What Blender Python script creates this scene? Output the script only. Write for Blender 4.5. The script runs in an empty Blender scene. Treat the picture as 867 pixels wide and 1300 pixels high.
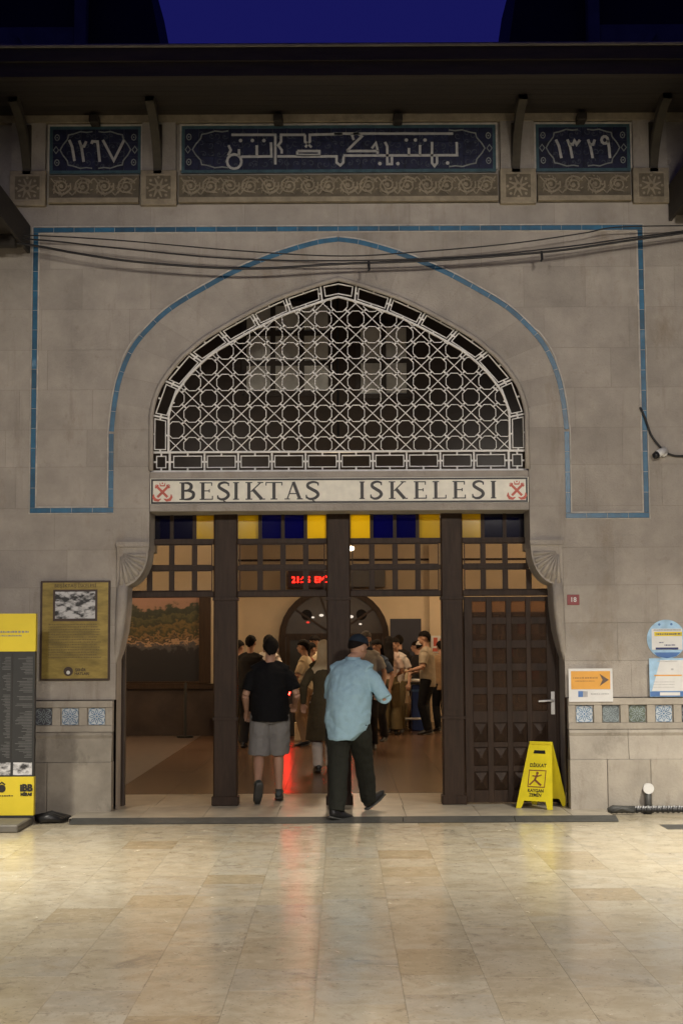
import bpy, bmesh, math, random
from mathutils import Vector, Matrix, noise
random.seed(7)
R = math.radians
S = bpy.context.scene
COL = S.collection

# ------------------------------------------------------------------ camera
F, PCX, PCY, HOR, DIST, EYE = 1900.0, 433.5, 650.0, 819.0, 14.3, 1.58
PITCH, YAW, ROLL = math.atan((HOR-PCY)/F), math.atan(2.5/F), R(0.30)
fwd = Vector((math.sin(YAW)*math.cos(PITCH), math.cos(YAW)*math.cos(PITCH), math.sin(PITCH)))
_r = Vector((math.cos(YAW), -math.sin(YAW), 0)); _u = _r.cross(fwd)
cr = _r*math.cos(ROLL)-_u*math.sin(ROLL); cu = _u*math.cos(ROLL)+_r*math.sin(ROLL)
cam_d = bpy.data.cameras.new('camera'); cam = bpy.data.objects.new('camera', cam_d); COL.objects.link(cam)
cam_d.sensor_fit = 'VERTICAL'; cam_d.sensor_height = 36; cam_d.lens = F/1300*36
cam_d.clip_start = .1; cam_d.clip_end = 3000
cam.matrix_world = Matrix(((cr.x, cu.x, -fwd.x, 0), (cr.y, cu.y, -fwd.y, -DIST), (cr.z, cu.z, -fwd.z, EYE), (0, 0, 0, 1)))
S.camera = cam

def W(px, py, Y=0.0):           # measured photo point -> place on the vertical plane at depth Y
    d = fwd+cr*((px-PCX)/F)-cu*((py-PCY)/F); t = (Y+DIST)/d.y
    return d.x*t, EYE+d.z*t
def WX(px, Y=0.0, py=700): return W(px, py, Y)[0]
def WZ(py, Y=0.0, px=431): return W(px, py, Y)[1]

# ------------------------------------------------------------------ world, exposure
wd = bpy.data.worlds.new('World'); S.world = wd; wd.use_nodes = True
wn = wd.node_tree.nodes; wl = wd.node_tree.links
bg = wn['Background']; sk = wn.new('ShaderNodeTexSky'); sk.sky_type = 'NISHITA'; sk.sun_disc = False
sk.sun_elevation = R(-4); sk.sun_rotation = R(200)
mul = wn.new('ShaderNodeMix'); mul.data_type = 'RGBA'; mul.blend_type = 'MIX'; mul.inputs[0].default_value = .93
mul.inputs[7].default_value = (.0072, .0074, .096, 1)
wl.new(sk.outputs[0], mul.inputs[6]); wl.new(mul.outputs[2], bg.inputs[0]); bg.inputs[1].default_value = 1.0
S.view_settings.view_transform = 'Standard'; S.view_settings.look = 'None'
S.view_settings.exposure = 0; S.view_settings.gamma = 1
S.cycles.use_denoising = True
S.cycles.max_bounces = 8; S.cycles.transparent_max_bounces = 16
S.cycles.caustics_reflective = False; S.cycles.caustics_refractive = False
S.cycles.sample_clamp_indirect = 4

# ------------------------------------------------------------------ materials
def new_mat(name):
    m = bpy.data.materials.new(name); m.use_nodes = True
    return m, m.node_tree.nodes, m.node_tree.links, m.node_tree.nodes['Principled BSDF']
def mat(name, c, rough=.6, var=.15, scale=6, bump=.0, bscale=60, rnd=0, metal=0, stretch=(1, 1, 1), spec=.5, coat=0, detail=6, dirt=None):
    m, n, l, b = new_mat(name)
    tc = n.new('ShaderNodeNewGeometry'); mp = n.new('ShaderNodeMapping'); mp.inputs['Scale'].default_value = stretch
    l.new(tc.outputs['Position'], mp.inputs[0])
    nz = n.new('ShaderNodeTexNoise'); nz.inputs['Scale'].default_value = scale; nz.inputs['Detail'].default_value = detail; nz.inputs['Roughness'].default_value = .62
    l.new(mp.outputs[0], nz.inputs['Vector'])
    mx = n.new('ShaderNodeMix'); mx.data_type = 'RGBA'
    mx.inputs[6].default_value = tuple(v*(1-var) for v in c)+(1,); mx.inputs[7].default_value = tuple(min(1, v*(1+var)) for v in c)+(1,)
    rp = n.new('ShaderNodeMapRange'); rp.inputs[1].default_value = .3; rp.inputs[2].default_value = .7
    l.new(nz.outputs[0], rp.inputs[0]); l.new(rp.outputs[0], mx.inputs[0])
    out = mx.outputs[2]
    if rnd:
        oi = n.new('ShaderNodeObjectInfo'); hs = n.new('ShaderNodeHueSaturation')
        mr = n.new('ShaderNodeMapRange'); mr.inputs[3].default_value = 1-rnd; mr.inputs[4].default_value = 1+rnd
        l.new(oi.outputs['Random'], mr.inputs[0]); l.new(mr.outputs[0], hs.inputs['Value']); l.new(out, hs.inputs['Color']); out = hs.outputs[0]
    if dirt:
        d2 = n.new('ShaderNodeTexNoise'); d2.inputs['Scale'].default_value = dirt[1]; d2.inputs['Detail'].default_value = 8; d2.inputs['Roughness'].default_value = .7
        mp2 = n.new('ShaderNodeMapping'); mp2.inputs['Scale'].default_value = dirt[3] if len(dirt) > 3 else (1, 1, 1); mp2.inputs['Location'].default_value = (3.1, 7.7, 1.3)
        l.new(tc.outputs['Position'], mp2.inputs[0]); l.new(mp2.outputs[0], d2.inputs['Vector'])
        r2 = n.new('ShaderNodeMapRange'); r2.inputs[1].default_value = dirt[2]; r2.inputs[2].default_value = dirt[2]+.16
        m2 = n.new('ShaderNodeMix'); m2.data_type = 'RGBA'; m2.inputs[7].default_value = tuple(dirt[0])+(1,)
        l.new(d2.outputs[0], r2.inputs[0]); l.new(r2.outputs[0], m2.inputs[0]); l.new(out, m2.inputs[6]); out = m2.outputs[2]
    if dirt and len(dirt) > 4:
        for sc3, st3, lo3, am3, loc3 in dirt[4]:
            d3 = n.new('ShaderNodeTexNoise'); d3.inputs['Scale'].default_value = sc3; d3.inputs['Detail'].default_value = 9; d3.inputs['Roughness'].default_value = .72
            m3 = n.new('ShaderNodeMapping'); m3.inputs['Scale'].default_value = st3; m3.inputs['Location'].default_value = loc3
            l.new(tc.outputs['Position'], m3.inputs[0]); l.new(m3.outputs[0], d3.inputs['Vector'])
            r3 = n.new('ShaderNodeMapRange'); r3.inputs[1].default_value = lo3; r3.inputs[2].default_value = lo3+.14; r3.inputs[4].default_value = abs(am3)
            x3 = n.new('ShaderNodeMix'); x3.data_type = 'RGBA'; x3.inputs[7].default_value = (.20, .165, .12, 1) if am3 > 0 else (.52, .48, .41, 1)
            l.new(d3.outputs[0], r3.inputs[0]); l.new(r3.outputs[0], x3.inputs[0]); l.new(out, x3.inputs[6]); out = x3.outputs[2]
    l.new(out, b.inputs['Base Color'])
    b.inputs['Roughness'].default_value = rough; b.inputs['Metallic'].default_value = metal
    b.inputs['Specular IOR Level'].default_value = spec; b.inputs['Coat Weight'].default_value = coat
    if bump:
        bn = n.new('ShaderNodeTexNoise'); bn.inputs['Scale'].default_value = bscale; bn.inputs['Detail'].default_value = 5
        bp = n.new('ShaderNodeBump'); bp.inputs['Strength'].default_value = bump; bp.inputs['Distance'].default_value = .01
        l.new(mp.outputs[0], bn.inputs['Vector']); l.new(bn.outputs[0], bp.inputs['Height']); l.new(bp.outputs[0], b.inputs['Normal'])
    return m
def emit(name, c, s):
    m, n, l, b = new_mat(name); b.inputs['Base Color'].default_value = (.02, .02, .02, 1)
    b.inputs['Emission Color'].default_value = tuple(c)+(1,); b.inputs['Emission Strength'].default_value = s; return m
def glass(name, tint, gl=.5, transl=0, rough=.03):
    m, n, l, b = new_mat(name); n.remove(b); o = n['Material Output']
    t = n.new('ShaderNodeBsdfTransparent'); t.inputs[0].default_value = tuple(tint)+(1,)
    g = n.new('ShaderNodeBsdfGlossy'); g.inputs['Roughness'].default_value = rough
    fr = n.new('ShaderNodeFresnel'); fr.inputs[0].default_value = 1.5
    mx = n.new('ShaderNodeMixShader'); a = t.outputs[0]
    if transl:
        tr = n.new('ShaderNodeBsdfTranslucent'); tr.inputs[0].default_value = tuple(tint)+(1,)
        df = n.new('ShaderNodeBsdfDiffuse'); df.inputs[0].default_value = tuple(tint)+(1,)
        mt = n.new('ShaderNodeMixShader'); mt.inputs[0].default_value = .3; l.new(tr.outputs[0], mt.inputs[1]); l.new(df.outputs[0], mt.inputs[2])
        m1 = n.new('ShaderNodeMixShader'); m1.inputs[0].default_value = transl; l.new(a, m1.inputs[1]); l.new(mt.outputs[0], m1.inputs[2]); a = m1.outputs[0]
    ml = n.new('ShaderNodeMath'); ml.operation = 'MULTIPLY'; ml.inputs[1].default_value = gl*2
    l.new(fr.outputs[0], ml.inputs[0]); l.new(ml.outputs[0], mx.inputs[0]); l.new(a, mx.inputs[1]); l.new(g.outputs[0], mx.inputs[2]); l.new(mx.outputs[0], o.inputs[0])
    return m

M = {}
M['stone'] = mat('limestone', (.365, .331, .287), .82, .20, 2.6, .6, 55, .07, detail=9, dirt=((.27, .225, .17), 1.3, .56, (1, 1, .45), [(4, (1, 1, .12), .56, .5, (0, 0, 0)), (7, (1, 1, 1), .58, .45, (4, 2, 9)), (5, (1, 1, .7), .58, -.4, (9, 1, 3)), (26, (1, 1, 1), .64, .5, (2, 8, 1))]))
M['plinth'] = mat('plinth_limestone', (.37, .335, .28), .8, .18, 3.2, .35, 45, .08, detail=9, dirt=((.16, .14, .11), 1.7, .57, (1, 1, .6), [(6, (1, 1, .3), .55, .5, (0, 0, 0)), (5, (1, 1, .7), .58, -.3, (9, 1, 3)), (26, (1, 1, 1), .63, .5, (2, 8, 1))]))
M['carved'] = mat('carved_limestone', (.30, .255, .18), .85, .25, 9, .4, 50, .06)
M['plinth_left'] = mat('left_plinth_limestone', (.30, .27, .22), .85, .25, 3, .35, 45, .10, detail=9, dirt=((.10, .088, .068), 1.5, .50, (1, 1, .6)))  # darker, more blotched stone for the left plinth
M['mortar'] = mat('mortar', (.24, .215, .18), .95, .2, 12)
M['blue'] = mat('blue_glaze', (.011, .098, .185), .36, .3, 9, .08, 30, .28, coat=.08)
M['white_line'] = mat('white_edging', (.48, .45, .40), .6, .25, 14)
M['cobalt'] = mat('cobalt_glaze', (.011, .014, .042), .35, .45, 16, .05, 30, .2, coat=.2)
M['turq'] = mat('turquoise_edging', (.05, .10, .12), .3, .3, 12)
M['orn'] = mat('grey_glaze', (.24, .26, .25), .4, .2, 20)
M['recess'] = mat('dark_recess', (.15, .125, .085), .9, .3, 9)  # darker ground that sets off the frieze carving
M['script'] = mat('pale_glaze', (.48, .48, .46), .4, .15, 20)
M['wood'] = mat('dark_brown_wood', (.036, .0215, .0135), .5, .35, 5, .25, 70, .08, stretch=(6, 6, .7), spec=.22)
M['eave'] = mat('eave_timber', (.022, .0165, .011), .7, .35, 4, .3, 40, .15, stretch=(.6, 5, 5))
M['roofdark'] = mat('dark_roof_lead', (.012, .012, .014), .8, .3, 3)
M['turret'] = mat('turret_boards', (.11, .11, .12), .8, .3, 3)
M['iron'] = mat('white_painted_iron', (.74, .73, .69), .5, .15, 12)
M['glass'] = glass('clear_glass', (.66, .65, .64), .10)
M['oldglass'] = glass('old_door_glass', (.50, .40, .32), .08, .16, .1)
M['dusty'] = glass('dusty_glass', (.70, .68, .64), .02, 0, .2)
M['yglass'] = glass('yellow_glass', (.90, .74, .03), .4, .6, .1)
M['bglass'] = glass('blue_glass', (.012, .012, .30), .5, .35, .06)
M['dglass'] = glass('dark_blue_glass', (.02, .02, .09), .6, .3, .06)
M['cream'] = mat('cream_plaster', (.62, .50, .34), .8, .08, 1.5)
M['ceil'] = mat('ceiling_plaster', (.66, .56, .42), .85, .06, 2)
M['cabinet'] = mat('cabinet_wood', (.14, .085, .055), .5, .25, 6)
M['upper'] = mat('dark_gallery_panelling', (.055, .040, .030), .7, .2, 3)
M['halltile'] = mat('brown_hall_tile', (.105, .060, .036), .24, .3, 5, .02, 20, .15)
M['step'] = mat('step_marble', (.36, .32, .25), .35, .25, 4, .05, 30, .08)
M['rubber'] = mat('grey_rubber', (.055, .055, .05), .55, .25, 18, .2, 90)
M['black'] = mat('black_plastic', (.012, .012, .012), .45, .2, 20)
M['darkgrey'] = mat('charcoal_panel', (.024, .025, .024), .5, .12, 8)
M['steel'] = mat('brushed_steel', (.5, .5, .5), .3, .1, 20, metal=1)
M['chrome'] = mat('bright_handle', (.75, .75, .72), .25, .05, 20, metal=.6)
M['yellow'] = mat('yellow_plastic', (.72, .60, .02), .4, .10, 7, .05, 40)
M['totemyellow'] = mat('yellow_board', (.70, .55, .03), .45, .05, 5)
M['white'] = mat('white_board', (.68, .68, .66), .45, .06, 9)
M['signboard'] = mat('cream_enamel', (.74, .71, .59), .4, .10, 10)
M['ink'] = mat('black_ink', (.02, .018, .016), .5, .2, 20)
M['red'] = mat('red_paint', (.52, .10, .06), .5, .2, 15)
M['platered'] = mat('plate_red', (.22, .02, .02), .4, .1, 10)
M['orange'] = mat('orange_print', (.72, .36, .06), .5, .06, 8)
M['brownink'] = mat('brown_ink', (.12, .08, .06), .5, .1, 10)
M['lightblue'] = mat('pale_blue_print', (.33, .52, .70), .4, .25, 7)
M['midblue'] = mat('mid_blue_print', (.08, .18, .42), .4, .15, 7)
M['navy'] = mat('navy_ink', (.03, .04, .13), .5, .1, 7)
M['greyink'] = mat('grey_ink', (.22, .22, .23), .6, .2, 20)
M['palegrey'] = mat('pale_grey_ink', (.42, .42, .42), .6, .2, 20)
M['totemtext'] = mat('grey_print', (.10, .10, .097), .6, .2, 20)
M['brass'] = mat('aged_brass', (.27, .20, .05), .42, .35, 5, .06, 50, metal=.35, stretch=(1, 1, 3))
M['plaqueframe'] = mat('plaque_frame', (.05, .028, .018), .5, .2, 10)
M['t_white'] = mat('tile_white_glaze', (.55, .60, .64), .25, .1, 14, coat=.2)
M['t_grey'] = mat('tile_grey_glaze', (.16, .19, .20), .3, .25, 14, coat=.2)
M['t_green'] = mat('tile_green_glaze', (.13, .16, .12), .3, .25, 14, coat=.2)
M['t_dark'] = mat('tile_dark_glaze', (.09, .09, .11), .3, .25, 14, coat=.2)
M['t_ink'] = mat('tile_blue_pattern', (.10, .20, .33), .3, .2, 14)
M['t_inkd'] = mat('tile_dull_pattern', (.27, .32, .33), .3, .2, 14)
M['cable'] = mat('black_cable', (.012, .011, .011), .5, .2, 10)
M['pale_panel'] = mat('pale_panel_face', (.72, .76, .78), .7, .25, 3)
M['panel_bar'] = mat('panel_bar_paint', (.06, .05, .045), .6, .2, 6)
M['navyboard'] = mat('navy_board', (.022, .022, .035), .5, .1, 4)
M['panelgrey'] = mat('display_grey', (.16, .15, .14), .5, .1, 8)
M['led'] = emit('led_red', (1, .006, .003), 48)
M['ledred'] = emit('indicator_red', (1, .02, .012), 55)
M['ledgreen'] = emit('indicator_green', (.02, 1, .45), 6)
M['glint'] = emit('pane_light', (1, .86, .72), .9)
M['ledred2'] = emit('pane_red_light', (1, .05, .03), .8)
M['ledback'] = mat('led_board', (.05, .008, .006), .4, .1, 10)
M['globe'] = emit('lamp_globe', (1, .82, .58), 14)
M['flood'] = emit('flood_lens', (1, .9, .74), 12)
M['skin'] = mat('skin', (.42, .24, .16), .55, .08, 12)
M['hair'] = mat('dark_hair', (.008, .006, .005), .85, .3, 60, 0, stretch=(1, 1, .3), spec=.15)
M['greyhair'] = mat('grey_hair', (.11, .10, .095), .85, .3, 40, spec=.15)
def cloth(name, c, rough=.9, var=.08, bump=.25): return mat(name, c, rough, var, 14, bump, 90, spec=.2)

M['c_blue'] = cloth('light_blue_cotton', (.30, .47, .57)); M['c_olive'] = cloth('dark_olive_trousers', (.020, .021, .016)); M['c_navycap'] = cloth('navy_cap', (.018, .027, .040))
M['c_black'] = cloth('black_cotton', (.006, .006, .007)); M['c_grey'] = cloth('grey_jersey', (.21, .205, .20)); M['c_coat'] = cloth('olive_brown_coat', (.065, .052, .030)); M['c_cream'] = cloth('cream_cotton', (.60, .50, .34))
M['c_white'] = cloth('white_cotton', (.55, .50, .46)); M['c_pink'] = cloth('pale_pink_knit', (.58, .45, .40)); M['c_khaki'] = cloth('khaki_cotton', (.13, .10, .05)); M['c_guard'] = cloth('beige_uniform', (.32, .27, .20)); M['c_tan'] = cloth('tan_cotton', (.25, .16, .09))
M['c_lightgrey'] = cloth('light_grey_cotton', (.36, .35, .33)); M['c_rust'] = cloth('rust_cotton', (.20, .06, .035)); M['c_slate'] = cloth('slate_blue_cotton', (.07, .10, .16)); M['c_dark'] = cloth('charcoal_wool', (.02, .018, .018)); M['shoe_dark'] = mat('dark_green_trainer', (.035, .045, .042), .6, .2, 20)

def slab_mat():
    m, n, l, b = new_mat('travertine_slab')
    g = n.new('ShaderNodeNewGeometry'); oi = n.new('ShaderNodeObjectInfo')
    ra = n.new('ShaderNodeValToRGB'); e = ra.color_ramp; e.interpolation = 'LINEAR'
    pts = [(0, (.375, .30, .185)), (.05, (.41, .345, .225)), (.12, (.46, .405, .29)), (.5, (.49, .44, .325)), (.8, (.52, .475, .36)), (.92, (.46, .425, .335)), (1, (.40, .365, .285))]
    e.elements[0].position = 0; e.elements[0].color = pts[0][1]+(1,); e.elements[1].position = 1; e.elements[1].color = pts[-1][1]+(1,)
    for p, c in pts[1:-1]: q = e.elements.new(p); q.color = c+(1,)
    l.new(oi.outputs['Random'], ra.inputs[0])
    add = n.new('ShaderNodeVectorMath'); add.operation = 'ADD'; cb = n.new('ShaderNodeCombineXYZ')
    mm = n.new('ShaderNodeMath'); mm.operation = 'MULTIPLY'; mm.inputs[1].default_value = 37; l.new(oi.outputs['Random'], mm.inputs[0])
    l.new(mm.outputs[0], cb.inputs[0]); l.new(mm.outputs[0], cb.inputs[1]); l.new(g.outputs['Position'], add.inputs[0]); l.new(cb.outputs[0], add.inputs[1])
    def nz(scale, st, lo, hi, detail=7, rough=.65):
        mp = n.new('ShaderNodeMapping'); mp.inputs['Scale'].default_value = st; l.new(add.outputs[0], mp.inputs[0])
        t = n.new('ShaderNodeTexNoise'); t.inputs['Scale'].default_value = scale; t.inputs['Detail'].default_value = detail; t.inputs['Roughness'].default_value = rough
        t.inputs['Distortion'].default_value = .6
        l.new(mp.outputs[0], t.inputs['Vector']); r = n.new('ShaderNodeMapRange'); r.inputs[1].default_value = lo; r.inputs[2].default_value = hi
        l.new(t.outputs[0], r.inputs[0]); return r.outputs[0]
    def mix(a, fac, c, blend='MIX'):
        x = n.new('ShaderNodeMix'); x.data_type = 'RGBA'; x.blend_type = blend; l.new(fac, x.inputs[0]); l.new(a, x.inputs[6]); x.inputs[7].default_value = c+(1,); return x.outputs[2]
    def sc(s, k):
        q = n.new('ShaderNodeMath'); q.operation = 'MULTIPLY'; q.inputs[1].default_value = k; l.new(s, q.inputs[0]); return q.outputs[0]
    o = ra.outputs[0]
    o = mix(o, sc(nz(5, (1, .9, 1), .42, .66), .7), (.37, .31, .20))
    o = mix(o, sc(nz(14, (1, .9, 1), .5, .75), .5), (.60, .53, .40))
    o = mix(o, sc(nz(7, (1, .7, 1), .55, .66, 9, .78), .65), (.235, .19, .13))
    o = mix(o, sc(nz(2.0, (1, 1, 1), .57, .66, 9, .8), .5), (.20, .175, .145))
    o = mix(o, sc(nz(55, (1, .7, 1), .62, .70, 3, .6), .6), (.16, .13, .09))
    o = mix(o, sc(nz(2.2, (1, .8, 1), .64, .72, 9, .7), .3), (.42, .29, .18))
    l.new(o, b.inputs['Base Color'])
    rr = n.new('ShaderNodeMapRange'); rr.inputs[3].default_value = .12; rr.inputs[4].default_value = .30
    l.new(nz(6, (1, 1, 1), .3, .75), rr.inputs[0]); l.new(rr.outputs[0], b.inputs['Roughness'])
    bp = n.new('ShaderNodeBump'); bp.inputs['Strength'].default_value = .035; bp.inputs['Distance'].default_value = .01
    l.new(nz(25, (1, 1, 1), 0, 1), bp.inputs['Height']); l.new(bp.outputs[0], b.inputs['Normal'])
    return m
M['slab'] = slab_mat()

def mural_mat(z0, z1):
    m, n, l, b = new_mat('landscape_picture')
    g = n.new('ShaderNodeNewGeometry'); sp = n.new('ShaderNodeSeparateXYZ'); l.new(g.outputs['Position'], sp.inputs[0])
    mr = n.new('ShaderNodeMapRange'); mr.inputs[1].default_value = z0; mr.inputs[2].default_value = z1; l.new(sp.outputs[2], mr.inputs[0])
    def nz(scale, st, amp):
        mp = n.new('ShaderNodeMapping'); mp.inputs['Scale'].default_value = st; l.new(g.outputs['Position'], mp.inputs[0])
        t = n.new('ShaderNodeTexNoise'); t.inputs['Scale'].default_value = scale; t.inputs['Detail'].default_value = 8; l.new(mp.outputs[0], t.inputs['Vector'])
        a = n.new('ShaderNodeMath'); a.operation = 'MULTIPLY_ADD'; a.inputs[1].default_value = amp; a.inputs[2].default_value = -amp/2; l.new(t.outputs[0], a.inputs[0]); return a.outputs[0]
    a = n.new('ShaderNodeMath'); l.new(mr.outputs[0], a.inputs[0]); l.new(nz(2.6, (.7, 1, .9), .32), a.inputs[1])
    c = n.new('ShaderNodeMath'); l.new(a.outputs[0], c.inputs[0]); l.new(nz(11, (1, 1, 1.2), .26), c.inputs[1])
    ra = n.new('ShaderNodeValToRGB'); e = ra.color_ramp
    cols = [(0, (.010, .010, .013)), (.38, (.014, .013, .016)), (.40, (.05, .048, .052)), (.45, (.07, .06, .06)), (.465, (.34, .22, .13)), (.485, (.30, .19, .11)), (.50, (.018, .018, .012)), (.54, (.20, .12, .05)), (.57, (.022, .026, .010)), (.64, (.13, .085, .025)), (.68, (.018, .022, .008)), (.75, (.07, .06, .02)), (.79, (.014, .018, .007)), (.86, (.03, .032, .015)), (.90, (.24, .135, .09)), (1, (.26, .14, .10))]
    e.elements[0].color = cols[0][1]+(1,); e.elements[1].color = cols[-1][1]+(1,)
    for p, k in cols[1:-1]: q = e.elements.new(p); q.color = k+(1,)
    l.new(c.outputs[0], ra.inputs[0]); l.new(ra.outputs[0], b.inputs['Base Color']); b.inputs['Roughness'].default_value = .5
    return m
def photo_mat(name, sc, lo=.38, hi=.55):
    m, n, l, b = new_mat(name); g = n.new('ShaderNodeNewGeometry'); mp = n.new('ShaderNodeMapping'); mp.inputs['Scale'].default_value = (1, 1, 1.8)
    t = n.new('ShaderNodeTexNoise'); t.inputs['Scale'].default_value = sc; t.inputs['Detail'].default_value = 6
    r = n.new('ShaderNodeMapRange'); r.inputs[1].default_value = lo; r.inputs[2].default_value = hi; r.inputs[3].default_value = .03; r.inputs[4].default_value = .6
    l.new(g.outputs['Position'], mp.inputs[0]); l.new(mp.outputs[0], t.inputs['Vector']); l.new(t.outputs[0], r.inputs[0]); l.new(r.outputs[0], b.inputs['Base Color']); return m
M['photo'] = photo_mat('monochrome_photo', 14)

# ------------------------------------------------------------------ mesh builder
def link(name, me, m=None, parent=None, kind=None, loc=None):
    o = bpy.data.objects.new(name, me); COL.objects.link(o)
    if m is not None and not me.materials: me.materials.append(m)
    if parent is not None: o.parent = parent
    if kind: o['kind'] = kind
    if loc is not None: o.location = loc
    return o
def tag(o, label, cat=None, group=None):
    o['label'] = label
    if cat: o['category'] = cat
    if group: o['group'] = group
    return o
def thing(name, label, cat, loc=(0, 0, 0), rz=0, group=None):
    o = bpy.data.objects.new(name, None); COL.objects.link(o); o.empty_display_size = .1
    o.location = loc; o.rotation_euler = (0, 0, rz); return tag(o, label, cat, group)

class MB:
    def __init__(s): s.v = []; s.f = []
    def add(s, vs, fs):
        k = len(s.v); s.v += [tuple(v) for v in vs]; s.f += [tuple(i+k for i in f) for f in fs]; return s
    def box(s, x0, x1, y0, y1, z0, z1):
        return s.add([(x0, y0, z0), (x1, y0, z0), (x1, y1, z0), (x0, y1, z0), (x0, y0, z1), (x1, y0, z1), (x1, y1, z1), (x0, y1, z1)],
                     [(0, 3, 2, 1), (4, 5, 6, 7), (0, 1, 5, 4), (1, 2, 6, 5), (2, 3, 7, 6), (3, 0, 4, 7)])
    def prism(s, poly, y0, y1):              # polygon of (x,z), counter-clockwise seen from the front (-Y)
        a = sum(poly[i][0]*poly[(i+1) % len(poly)][1]-poly[(i+1) % len(poly)][0]*poly[i][1] for i in range(len(poly)))
        if a < 0: poly = poly[::-1]
        n = len(poly)
        return s.add([(x, y0, z) for x, z in poly]+[(x, y1, z) for x, z in poly],
                     [tuple(range(n)), tuple(range(2*n-1, n-1, -1))]+[(i, i+n, (i+1) % n+n, (i+1) % n) for i in range(n)])
    def face(s, poly, y): return s.add([(x, y, z) for x, z in poly], [tuple(range(len(poly)))])
    def profx(s, prof, x0, x1):              # (y,z) outline run along X
        n = len(prof)
        return s.add([(x0, y, z) for y, z in prof]+[(x1, y, z) for y, z in prof],
                     [tuple(range(n-1, -1, -1)), tuple(range(n, 2*n))]+[(i, (i+1) % n, (i+1) % n+n, i+n) for i in range(n)])
    def tube(s, pts, rad, n=10, cap=True, up=None):
        pts = [Vector(p) for p in pts]; m = len(pts); vs = []
        if not isinstance(rad, (list, tuple)): rad = [rad]*m
        ref = None
        for i, p in enumerate(pts):
            t = (pts[min(i+1, m-1)]-pts[max(i-1, 0)]).normalized()
            if up is not None: a = Vector(up)
            elif ref is None: a = Vector((1, 0, 0)) if abs(t.x) < .8 else Vector((0, 0, 1))
            else: a = ref
            a = (a-t*a.dot(t))
            if a.length < 1e-4: a = t.orthogonal()
            a.normalize(); ref = a; b = t.cross(a); q = rad[i]
            ra, rb = q if isinstance(q, (list, tuple)) else (q, q)
            for k in range(n):
                w = 2*math.pi*k/n; vs.append(p+a*(ra*math.cos(w))+b*(rb*math.sin(w)))
        fs = [(i*n+k, i*n+(k+1) % n, (i+1)*n+(k+1) % n, (i+1)*n+k) for i in range(m-1) for k in range(n)]
        if cap: fs += [tuple(range(n-1, -1, -1)), tuple(range((m-1)*n, m*n))]
        return s.add(vs, fs)
    def ell(s, c, r, rot=None, n=14, m=9):
        c = Vector(c); vs = []; fs = []
        for j in range(m+1):
            th = math.pi*j/m
            for k in range(n):
                p = Vector((r[0]*math.sin(th)*math.cos(2*math.pi*k/n), r[1]*math.sin(th)*math.sin(2*math.pi*k/n), r[2]*math.cos(th)))
                if rot is not None: p = rot @ p
                vs.append(c+p)
        for j in range(m):
            for k in range(n): fs.append((j*n+k, (j+1)*n+k, (j+1)*n+(k+1) % n, j*n+(k+1) % n))
        return s.add(vs, fs)
    def ribbon(s, pts, w, y0, y1, closed=False):   # flat stroke in the XZ plane, front at y0
        P = [Vector((p[0], p[1])) for p in pts]; n = len(P)
        if not isinstance(w, (list, tuple)): w = [w]*n
        L = []; Q = []
        for i, p in enumerate(P):
            a = P[(i-1) % n] if (closed or i > 0) else None; c = P[(i+1) % n] if (closed or i < n-1) else None
            d1 = (p-a).normalized() if a is not None and (p-a).length > 1e-7 else None; d2 = (c-p).normalized() if c is not None and (c-p).length > 1e-7 else None
            d1 = d1 or d2; d2 = d2 or d1
            t = d1+d2
            t = t.normalized() if t.length > 1e-4 else d1
            nr = Vector((-t.y, t.x)); k = max(.5, abs(nr.dot(Vector((-d1.y, d1.x)))))
            L.append(p+nr*(w[i]/2/k)); Q.append(p-nr*(w[i]/2/k))
        vs = []
        for a, b in zip(L, Q): vs += [(a.x, y0, a.y), (b.x, y0, b.y), (b.x, y1, b.y), (a.x, y1, a.y)]
        fs = []
        for i in range(n if closed else n-1):
            a, b = i*4, ((i+1) % n)*4
            for k in range(4): fs.append((a+k, a+(k+1) % 4, b+(k+1) % 4, b+k))
        if not closed: fs += [(3, 2, 1, 0), ((n-1)*4, (n-1)*4+1, (n-1)*4+2, (n-1)*4+3)]
        return s.add(vs, fs)
    def disc(s, c, r, y0, y1, n=20): return s.prism([(c[0]+r*math.cos(2*math.pi*k/n), c[1]+r*math.sin(2*math.pi*k/n)) for k in range(n)], y0, y1)
    def mesh(s, name, smooth=False, bevel=0, fix=True):
        me = bpy.data.meshes.new(name); me.from_pydata(s.v, [], s.f)
        if fix or bevel:
            b = bmesh.new(); b.from_mesh(me)
            if bevel: bmesh.ops.bevel(b, geom=b.edges[:], offset=bevel, segments=1, affect='EDGES', profile=.5)
            bmesh.ops.recalc_face_normals(b, faces=b.faces[:]); b.to_mesh(me); b.free()
        if smooth: me.polygons.foreach_set('use_smooth', [True]*len(me.polygons))
        me.update(); return me
    def build(s, name, m, parent=None, kind=None, smooth=False, bevel=0, loc=None): return link(name, s.mesh(name, smooth, bevel), m, parent, kind, loc)

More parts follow.
